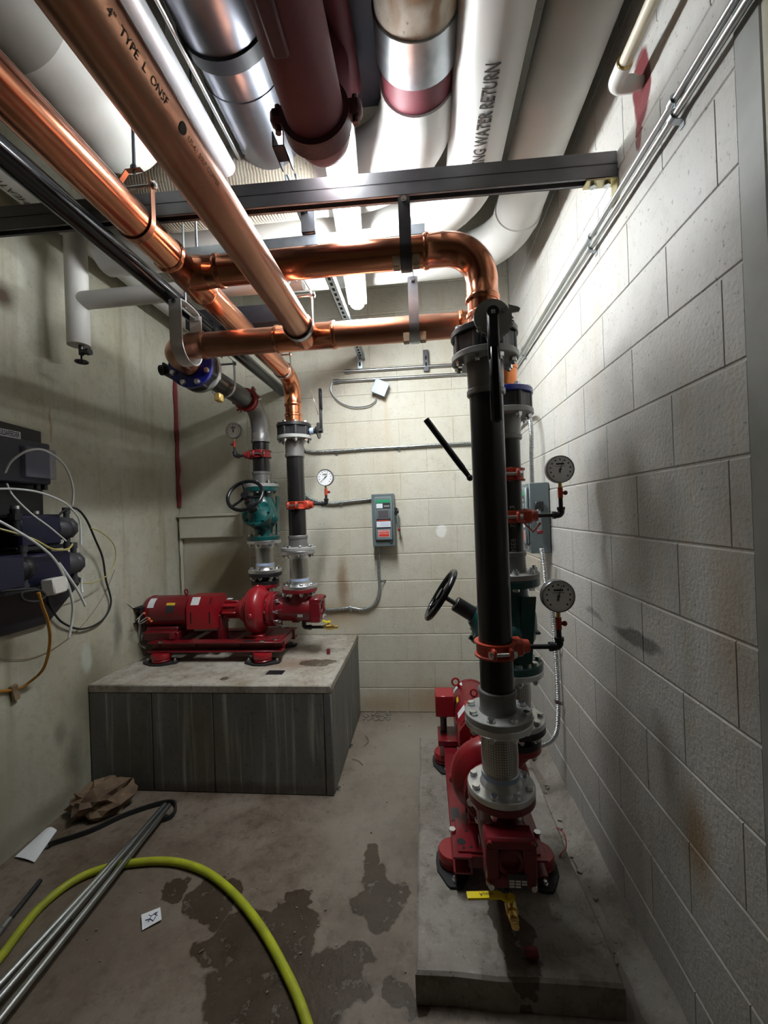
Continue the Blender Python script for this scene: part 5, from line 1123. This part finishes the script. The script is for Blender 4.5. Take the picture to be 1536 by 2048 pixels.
flex_conduit('flexible_conduit', 'ribbed conduit running down the right wall behind the gauges', [PX(1083, 1096, X=XR-0.075), PX(1088, 1130, X=XR-0.06), PX(1093, 1180, X=XR-0.045), Vector((XR-0.03, 2.28, 1.0)), Vector((XR-0.025, 2.26, 0.75)), Vector((XR-0.03, 2.24, 0.45)), Vector((XR-0.06, 2.25, 0.30)), Vector((0.50, 2.30, 0.22)), Vector((0.40, 2.34, 0.21))])
saddle((XR-0.025, 2.26, 0.78), (0, 0, 1), (-1, 0, 0), None, 'upper strap on the right wall ribbed conduit'); saddle((XR-0.028, 2.245, 0.50), (0, 0, 1), (-1, 0, 0), None, 'lower strap on the right wall ribbed conduit')
def disconnect_box(loc, rz, lab, front):
    """safety switch: back at local y=0, front looks along -y, bottom at z=0"""
    t = thing('disconnect_box', lab, 'box', loc, rz); W, H, D = 0.165, 0.385, 0.105
    MB().box((0, -D/2, H/2), (W, D, H), 0.003).build('enclosure', 'box_grey', t)
    cov = MB().box((0.004, -D-0.010, H/2+0.012), (0.130, 0.022, H-0.065), 0.008).build('cover', 'lid_grey', t); yf_ = -D-0.0215
    def lab_(x, z, w_, h, m_, nm='sticker', k=0.0): return MB().box((x, yf_-0.0006-k, z), (w_, 0.001, h)).build(nm, m_, cov)
    lab_(0.004, 0.330, 0.104, 0.022, 'label_green'); lab_(0.004, 0.297, 0.104, 0.040, 'label_dark'); lab_(-0.022, 0.297, 0.046, 0.034, 'label_white', 'sticker', 0.0006); lab_(0.030, 0.294, 0.040, 0.012, 'grey_paint', 'sticker', 0.0006)
    MB().box((0.004, yf_-0.002, 0.236), (0.100, 0.006, 0.072), 0.003).build('window_frame', 'box_grey', cov); lab_(0.004, 0.236, 0.074, 0.052, 'lens_glass', 'window', 0.0052)
    lab_(0.004, 0.165, 0.104, 0.066, 'label_dark'); lab_(0.004, 0.163, 0.102, 0.042, 'label_white', 'sticker', 0.0006); lab_(0.004, 0.1905, 0.09, 0.006, 'label_red', 'sticker', 0.0006)
    for i in range(4): lab_(0.014, 0.175-i*0.008, 0.066, 0.0022, 'label_blue', 'print_line', 0.0013)
    lab_(0.004, 0.095, 0.082, 0.050, 'white_paper'); lab_(0.004, 0.095, 0.077, 0.045, 'label_red', 'sticker', 0.0006)
    for s_, z, sz in (('EMERGENCY', 0.104, 0.0125), ('DISCONNECT', 0.090, 0.0115)):
        me = text_mesh(s_, sz, lambda x, y: Vector((0.004+x, yf_-0.0020, z+y)), align='CENTER'); link('warning_text', me, 'white_paper', cov)
    MB().cyl((0.055, -D-0.002, 0.030), (0.055, -D-0.010, 0.030), 0.008, n=10).build('latch', 'zinc', t)
    sx = 1
    mb = MB().box((sx*(W/2+0.010), -D*0.55, 0.255), (0.020, 0.045, 0.055), 0.004).cyl((sx*(W/2), -D*0.55, 0.255), (sx*(W/2+0.03), -D*0.55, 0.255), 0.016); mb.build('handle_hub', 'plastic_black', t)
    MB().box((sx*(W/2+0.022), -D*0.6, 0.175), (0.014, 0.024, 0.13), 0.004, Matrix.Rotation(radians(-5), 3, 'Y')).build('handle', 'lid_grey', t); MB().box((sx*(W/2+0.029), -D*0.6, 0.118), (0.022, 0.03, 0.022), 0.004).build('handle_grip', 'red_plug', t)
    mb = MB()
    for y, z in ((-0.075, 0.26), (-0.04, 0.262), (-0.06, 0.13)): mb.cyl((W/2, y, z), (W/2+0.003, y, z), 0.006, n=10)
    mb.build('screw', 'zinc', t)
    return t
q = PX(768, 1086, Y=YB); disconnect_box((-0.300, YB-0.004, PX(770, 1087, Y=YB-0.1).z-0.02), 0, 'grey disconnect box with red emergency sticker on the back wall', 1)
t = disconnect_box((XR-0.004, 2.42, 1.262), -pi/2, 'grey disconnect box on the right wall beside the rear riser', 1)

# ================================================================== chemical feed panel on the left wall
bx_ = XL+0.004
t = thing('feed_panel', 'black mounting board of the chemical feed station on the left wall', 'panel', (XL, 1.5, 1.0))
bd = [(-0.65, 0.05), (0.44, 0.05), (0.445, 0.99), (-0.65, 1.05)]
MB().prism([(y, z) for y, z in bd], (0.003, 0, 0), (0, 1, 0), (0, 0, 1), 0.018).build('board', 'plastic_black', t)
pl = [PX(x, y, X=XL+0.05) for x, y in ((172, 1160), (104, 1246), (30, 1268), (-60, 1290), (-60, 1080), (90, 1080))]
o = tag(MB().prism([(q.y-1.5, q.z-1.0) for q in pl], (0.022, 0, 0), (0, 1, 0), (0, 0, 1), 0.006).build('shelf_plate', 'plastic_black'), 'dark pointed plate under the metering pumps', 'plate'); o.location = (XL, 1.5, 1.0)
XS = XL+0.03
s0 = PX(43, 884, X=XS); s1 = PX(-60, 866, X=XS)
t = thing('sign_plate', 'white sign reading PULSAFEEDER on the feed panel', 'sign', (XS-0.006, s0.y, s0.z))
MB().box((0.002, -0.21, 0.018), (0.004, 0.42, 0.060), 0.001).build('plate', 'white_paper', t)
kx = (PX(40, 880, X=XS).y-PX(0, 880, X=XS).y)/(0.80*0.2449)
me = text_mesh('PULSAFEEDER', 0.034, lambda x, y: Vector((0.0048, -0.008+x*kx, 0.020+y)), align='RIGHT', bold=True); link('lettering', me, 'navy_ink', t)
me = text_mesh('A UNIT OF IDEX CORPORATION', 0.012, lambda x, y: Vector((0.0048, -0.03+x*kx, 0.002+y)), align='RIGHT', bold=True); link('lettering', me, 'navy_ink', t)
# controller with clear cover
XC = XL+0.14
a = PX(50, 890, X=XC); b_ = PX(114, 958, X=XC); cy, czz = (a.y+b_.y)/2, (a.z+b_.z)/2
t = thing('controller_box', 'navy controller box with clear grey cover on the feed panel', 'box', (XL+0.021, cy, czz))
MB().box((0.05, -0.13, 0.0), (0.10, 0.40, 0.20), 0.006).build('case', 'plastic_navy', t)
MB().box((0.107, 0.0, -0.002), (0.025, b_.y-a.y, a.z-b_.z), 0.003).build('clear_cover', 'clear_lid', t, 'clear grey plastic cover')
MB().box((0.098, 0.0, 0.01), (0.004, (b_.y-a.y)*0.8, (a.z-b_.z)*0.75), 0.002).build('display_panel', 'plastic_grey', t)
for k in (0.02, 0.06): MB().cyl((0.07, k, -0.10), (0.07, k, -0.125), 0.013, n=10).build('cable_gland', 'plastic_black', t)
def metering_pump(px_, py_, depth, scale, lab, head_m, w_=0.20):
    """navy pump body with a round head facing the room; px is the head centre"""
    q = PX(px_, py_, X=XL+depth); t = thing('metering_pump', lab, 'pump', (XL+0.024, q.y, q.z), group='metering pumps'); hx = depth-0.024
    MB().box((hx*0.52, -w_*0.62, -0.005), (hx*0.86, w_, 0.15*scale), 0.012).build('body', 'plastic_navy', t)
    MB().box((hx*0.5, -w_*0.62, -0.075*scale-0.012), (hx*0.8, w_*1.1, 0.02), 0.003).build('base', 'plastic_black', t)
    MB().lathe((hx*0.6, -w_*0.15, 0), (0, 1, 0), [(0, 0.05*scale), (0.02, 0.058*scale), (0.06, 0.058*scale), (0.066, 0.052*scale)], 20).build('head_mount', head_m, t)
    hd = thing_part('', t); yh = -w_*0.15+0.066
    h = MB().lathe((hx*0.6, yh, 0), (0, 1, 0), [(0, 0.05*scale), (0.006, 0.055*scale), (0.034, 0.055*scale), (0.04, 0.05*scale)], 8, pi/8).build('head', head_m, t)
    for i in range(4):
        a_ = pi/4+i*pi/2; MB().cyl((hx*0.6+0.036*scale*cos(a_), yh+0.039, 0.036*scale*sin(a_)), (hx*0.6+0.036*scale*cos(a_), yh+0.044, 0.036*scale*sin(a_)), 0.0055, n=8).build('head_screw', 'plastic_black' if head_m == 'plastic_grey' else 'zinc', h)
    for s in (-1, 1): MB().cyl((hx*0.6, yh+0.02, s*0.05*scale), (hx*0.6, yh+0.02, s*0.075*scale), 0.014, n=12).cyl((hx*0.6, yh+0.02, s*0.074*scale), (hx*0.6, yh+0.02, s*0.105*scale), 0.018, n=10).build('check_valve', 'plastic_grey', t)
    MB().cyl((hx*0.6, yh+0.04, 0.0), (hx*0.6, yh+0.075, 0.0), 0.012, n=10).build('bleed_valve', 'plastic_grey', t)
    return t
metering_pump(137, 1056, 0.17, 1.0, 'upper metering pump with grey round head on the feed panel', 'plastic_grey', 0.22)
metering_pump(158, 1127, 0.20, 1.0, 'right metering pump with screw-ringed head on the feed panel', 'plastic_grey', 0.26)
metering_pump(72, 1138, 0.30, 0.95, 'lower left metering pump with black head on the feed panel', 'plastic_black', 0.24)
q = PX(108, 1172, X=XL+0.26); t = thing('outlet_box', 'small worn white plug-in outlet box below the metering pumps', 'box', q); t.rotation_euler = (0, radians(-6), radians(15))
MB().box((0, 0, 0), (0.055, 0.095, 0.075), 0.006).build('body', 'outlet_white', t); MB().box((0.02, 0.052, 0.0), (0.012, 0.014, 0.06), 0.003).box((-0.02, 0.052, 0.0), (0.012, 0.014, 0.06), 0.003).cyl((0, 0.045, -0.01), (0, 0.06, -0.01), 0.012, n=10).build('prongs', 'outlet_white', t)
def run(name, lab, cat, pts, r, m_, n_=8):
    P = [PX(x, y, X=XL+d) for x, y, d in pts]; o = P[0].copy(); k = tag(MB().tube([q-o for q in smooth_path(P, 10)], r, n_).build(name, m_), lab, cat); k.location = o; return k
run('tube', 'white tube arching over the controller cover', 'tube', [(10, 945, .16), (25, 920, .20), (60, 900, .24), (95, 903, .24), (130, 932, .22), (146, 975, .18), (145, 1010, .15)], 0.0050, 'tube_white')
run('tube', 'white tube running right to the screw-ringed pump head', 'tube', [(-20, 978, .18), (30, 978, .20), (80, 985, .22), (125, 1003, .22), (150, 1025, .21), (160, 1045, .20), (162, 1090, .20)], 0.0046, 'tube_white')
run('tube', 'pale tube slanting down to the upper metering pump', 'tube', [(14, 968, .14), (25, 990, .20), (60, 1025, .22), (100, 1055, .22), (132, 1082, .20)], 0.0042, 'tube_white')
run('tube', 'thick white tube hanging lowest from the feed panel', 'tube', [(-25, 1030, .25), (25, 1057, .28), (70, 1085, .29), (108, 1118, .28), (132, 1160, .26), (145, 1205, .24), (144, 1240, .22), (138, 1275, .21)], 0.0058, 'tube_white')
run('tube', 'white tube end dangling beside the plate point', 'tube', [(118, 1126, .275), (135, 1150, .27), (155, 1180, .26), (171, 1212, .25)], 0.0056, 'tube_white')
run('tube', 'short white tube under the screw-ringed pump head', 'tube', [(163, 1155, .20), (163, 1172, .20), (165, 1185, .21)], 0.0050, 'tube_white')
run('tube', 'yellowed tube sagging between the metering pumps', 'tube', [(-20, 1053, .16), (30, 1066, .20), (70, 1080, .24), (105, 1098, .24), (135, 1098, .22), (145, 1088, .18)], 0.0046, 'tube_yellow')
run('tube', 'thin yellow tube looping out right of the metering pumps', 'tube', [(182, 1056, .16), (205, 1066, .14), (228, 1090, .11), (230, 1120, .09), (215, 1150, .09), (185, 1165, .10), (158, 1166, .12)], 0.0030, 'tube_yellow')
run('cable', 'black cable looping down the left wall from the upper pump', 'cable', [(112, 1037, .12), (130, 1020, .13), (152, 1017, .13), (172, 1038, .12), (190, 1078, .08), (205, 1115, .05), (212, 1160, .03), (222, 1205, .02), (205, 1240, .02), (165, 1258, .02), (125, 1245, .025), (102, 1215, .03), (95, 1190, .05)], 0.0055, 'black_rubber')
run('cable', 'coil of black cable under the lower left pump', 'cable', [(-20, 1185, .26), (30, 1180, .30), (70, 1178, .32), (90, 1190, .32), (75, 1203, .32), (48, 1200, .32), (45, 1185, .32), (80, 1180, .33)], 0.0055, 'black_rubber')
run('cable', 'orange power cord hanging below the feed panel', 'cable', [(77, 1185, .33), (84, 1210, .31), (95, 1240, .26), (100, 1275, .20), (96, 1310, .14), (85, 1340, .07), (62, 1362, .03), (35, 1378, .012), (-20, 1384, .012)], 0.0068, 'cord_orange')
run('cable', 'thin grey wire drooping along the left wall', 'wire', [(230, 1140, .01), (205, 1195, .008), (165, 1250, .008), (110, 1295, .008), (50, 1318, .008), (-20, 1315, .008)], 0.0016, 'tape_tan')
q = PX(25, 1385, X=XL); o = tag(MB().box((0.012, 0, 0), (0.018, 0.03, 0.075), 0.003, Matrix.Rotation(radians(10), 3, 'X')).build('tape_strip', 'tape_tan'), 'piece of tan tape holding the orange cord to the wall', 'tape'); o.location = q
for i, (x, y) in enumerate(((60, 1020), (20, 1010))):
    q = PX(x+10, y+8, X=XL+0.14); t = thing('injection_fitting', 'dark pipe fitting on the feed panel, %s' % ('right one with silver cap' if i == 0 else 'left one'), 'fitting', q)
    MB().cyl((0, 0, -0.12), (0, 0, 0), 0.020, n=12).cyl((0, 0, -0.05), (0, 0, -0.02), 0.026, n=8).build('body', 'plastic_black', t); MB().cyl((0, 0, 0), (0, 0, 0.014), 0.018, n=12).build('cap', 'zinc', t)

# ================================================================== loose things on the floor
def floor_run(name, lab, cat, pts, r, m_, n_=12, lift=None):
    P = smooth_path([PX(x, y, Z=z) for x, y, z in pts], 12); o = P[0].copy(); k = tag(MB().tube([q-o for q in P], r, n_).build(name, m_), lab, cat); k.location = o; return k
floor_run('garden_hose', 'yellow-green garden hose curving across the floor', 'hose', [(-900, 2600, .016), (-300, 2230, .016), (-60, 1985, .016), (0, 1915, .016), (80, 1815, .016), (160, 1755, .016), (240, 1730, .016), (330, 1722, .016), (400, 1738, .016), (460, 1780, .016), (520, 1852, .016), (575, 1950, .016), (612, 2040, .016), (640, 2150, .016), (700, 2500, .016), (650, 3200, .016)], 0.0155, 'hose_yellow', 16)
def rod(lab, a, b_, z, r):
    A = PX(a[0], a[1], Z=z); B = PX(b_[0], b_[1], Z=z+0.0); B = B+(B-A)*0.25; k = tag(MB().cyl((0, 0, 0), B-A, r, n=14).build('steel_tube', 'emt'), lab, 'tube', 'loose steel tubes on the floor'); k.location = A
rod('longest loose steel tube on the floor, right one of the bundle', (338, 1611), (30, 2000), 0.044, 0.0125)
rod('loose steel tube on the floor, middle of the bundle', (330, 1609), (8, 1985), 0.043, 0.0115)
rod('shorter loose steel tube on the left of the bundle', (268, 1678), (-2, 1970), 0.043, 0.0115)
rod('fourth steel tube glimpsed under the bundle near the plinth', (305, 1640), (180, 1790), 0.012, 0.010)
A = PX(80, 1762, Z=0.012); B = PX(-30, 1900, Z=0.012); t = thing('broom_handle', 'grey metal rod end lying at the left edge of the floor', 'rod', A)
MB().cyl((0, 0, 0), (B-A)*0.62, 0.010, n=12).build('rod', 'steel_dark', t); MB().cyl((B-A)*0.6, (B-A)*0.74, 0.0125, n=12).build('ferrule', 'emt', t); MB().cyl((B-A)*0.7, (B-A), 0.0115, n=12).build('grip', 'grey_cast', t)
P = smooth_path([PX(x, y, Z=z) for x, y, z in ((98, 1690, .02), (110, 1685, .012), (180, 1662, .012), (250, 1630, .012), (315, 1608, .014), (345, 1604, .014), (352, 1615, .014), (343, 1632, .014), (325, 1640, .012))], 10); o = P[0].copy()
k = tag(MB().strip([q-o for q in P], (0, 0, 1), 0.024, 0.008).build('belt', 'black_rubber'), 'black rubber belt looped round the steel tube ends', 'belt'); k.location = o
# sheet of white paper leaning in the corner, curled
pp = [[PX(35, 1716, Z=.012), PX(72, 1726, Z=.004), PX(95, 1695, Z=.01), PX(112, 1668, Z=.05)], [PX(70, 1690, Z=.03), PX(88, 1690, Z=.02), PX(105, 1672, Z=.03), PX(125, 1648, Z=.08)]]
c = pp[0][0].copy(); mb = MB(); rows = 8; v = []
L0 = [PX(30, 1715, Z=.004), PX(90, 1660, Z=.012)]; L1 = [PX(69, 1726, Z=.003), PX(114, 1662, Z=.012)]
for i in range(9):
    u_ = i/8
    for j in range(7):
        w_ = j/6; q = L0[0].lerp(L0[1], u_).lerp(L1[0].lerp(L1[1], u_), w_); v.append(q+Vector((0, 0, 0.010*sin(pi*w_)*(0.4+u_)+0.003)))
k_ = len(v); v2 = [q+Vector((0.0, 0, 0.0008)) for q in v]
mb.add([q-c for q in v+v2], [(i*7+j, i*7+j+1, (i+1)*7+j+1, (i+1)*7+j) for i in range(8) for j in range(6)]+[(k_+i*7+j, k_+(i+1)*7+j, k_+(i+1)*7+j+1, k_+i*7+j+1) for i in range(8) for j in range(6)])
o = tag(mb.build('paper_sheet', 'white_paper', sharp=80), 'curled white sheet of paper by the left wall', 'paper'); o.location = c
# crumpled brown paper
random.seed(21); me = bpy.data.meshes.new('crumpled_paper'); bm = bmesh.new(); bmesh.ops.create_icosphere(bm, subdivisions=3, radius=1)
for q in bm.verts:
    f_ = 0.72+0.5*(random.random()**1.3); q.co = Vector((q.co.x*0.15*f_, q.co.y*0.115*f_, max(-0.055, q.co.z*0.085*f_)))
bm.to_mesh(me); bm.free(); o = tag(link('crumpled_paper', me, 'paper_brown'), 'crumpled brown paper bag against the plinth corner', 'paper'); o.location = (-1.76, 2.06, 0.056); o.rotation_euler = (0, 0, 0.5)
cpt = PX(303, 1838, Z=0.003); t = thing('paper_scrap', 'small square scrap with blue scribble on the floor', 'paper', cpt, radians(38))
vv = [(-0.032, -0.032, 0.001), (0.032, -0.032, 0.006), (0.032, 0.032, 0.002), (-0.032, 0.032, 0.008)]
MB().add(vv+[(a_, b2_, c_+0.0008) for a_, b2_, c_ in vv], [(3, 2, 1, 0), (4, 5, 6, 7), (0, 1, 5, 4), (1, 2, 6, 5), (2, 3, 7, 6), (3, 0, 4, 7)]).build('sheet', 'white_paper', t)
for p_ in ([(-.012, -.014), (0, .006), (-.008, .016)], [(0, .006), (.016, .012)], [(-.02, 0), (-.005, -.005), (.005, -.02), (.014, -.006)], [(0.02, -.004), (.012, .004), (.022, .012)]): MB().tube([(x, y, 0.0065) for x, y in p_], 0.0016, 6).build('scribble', 'navy_ink', t)
o = tag(MB().cyl((0, 0, 0), (0, 0, 0.03), 0.012, n=12).cyl((0, 0, 0.028), (0, 0, 0.034), 0.009, n=6).build('red_plug', 'red_plug'), 'small red plug standing on the plinth top', 'plug'); o.location = PX(657, 1308, Z=ZPL); o.location.z = ZPL
o = tag(MB().lathe((0, 0, 0), (1, 0, 0.1), [(0, 0.014), (0.02, 0.017), (0.04, 0.013)], 12).build('red_plug', 'red_plug'), 'dark red plug lying on the low pad front', 'plug'); o.location = PX(1050, 1905, Z=0.117)
o = floor_run('red_wire', 'red wire offcut curling beside the low pad', 'wire', [(1113, 1655, .106), (1128, 1668, .12), (1132, 1695, .11), (1120, 1712, .107), (1128, 1735, .05), (1150, 1757, .015)], 0.0025, 'wire_red', 6)
for i, (x, y) in enumerate(((703, 1495), (678, 1581))):
    o = tag(MB().cyl((0, 0, 0), (0, 0, 0.018), 0.012, n=6).build('loose_nut', 'zinc'), 'loose nut on the floor beside the plinth, %s one' % ('far' if i == 0 else 'near'), 'nut'); o.location = PX(x, y, Z=0)
for i, pts in enumerate([((730, 1470, .003), (737, 1480, .012), (728, 1492, .003)), ((705, 1518, .003), (718, 1521, .010), (726, 1530, .003)), ((398, 1905, .003), (408, 1898, .006))]):
    floor_run('wire_scrap', ['curved wire scrap right of the plinth', 'second wire scrap nearer along the plinth side', 'tiny metal splinter on the brown floor'][i], 'scrap', pts, 0.002, 'tape_tan', 6)
random.seed(9)
mb = MB()
for i in range(90):
    x = random.uniform(-1.3, 0.0); y = random.uniform(1.25, 3.1)
    if x < -0.53 and y > 2.19: continue
    s = random.uniform(0.002, 0.006); mb.box((x, y, s*0.4), (s*1.5, s, s*0.9), 0, Matrix.Rotation(random.uniform(0, 3), 3, 'Z'))
for i in range(160):
    x = random.uniform(-0.5, -0.30) if i < 100 else random.uniform(0.55, 0.64); y = random.uniform(3.02, 3.14) if i < 100 else random.uniform(1.4, 2.4); s = random.uniform(0.004, 0.014); mb.box((x, y, s*0.3), (s*1.4, s, s*0.8), 0, Matrix.Rotation(random.uniform(0, 3), 3, 'Z'))
tag(mb.build('concrete_crumbs', 'pad_concrete'), 'pale concrete crumbs scattered on the floor', 'debris', kind='stuff')
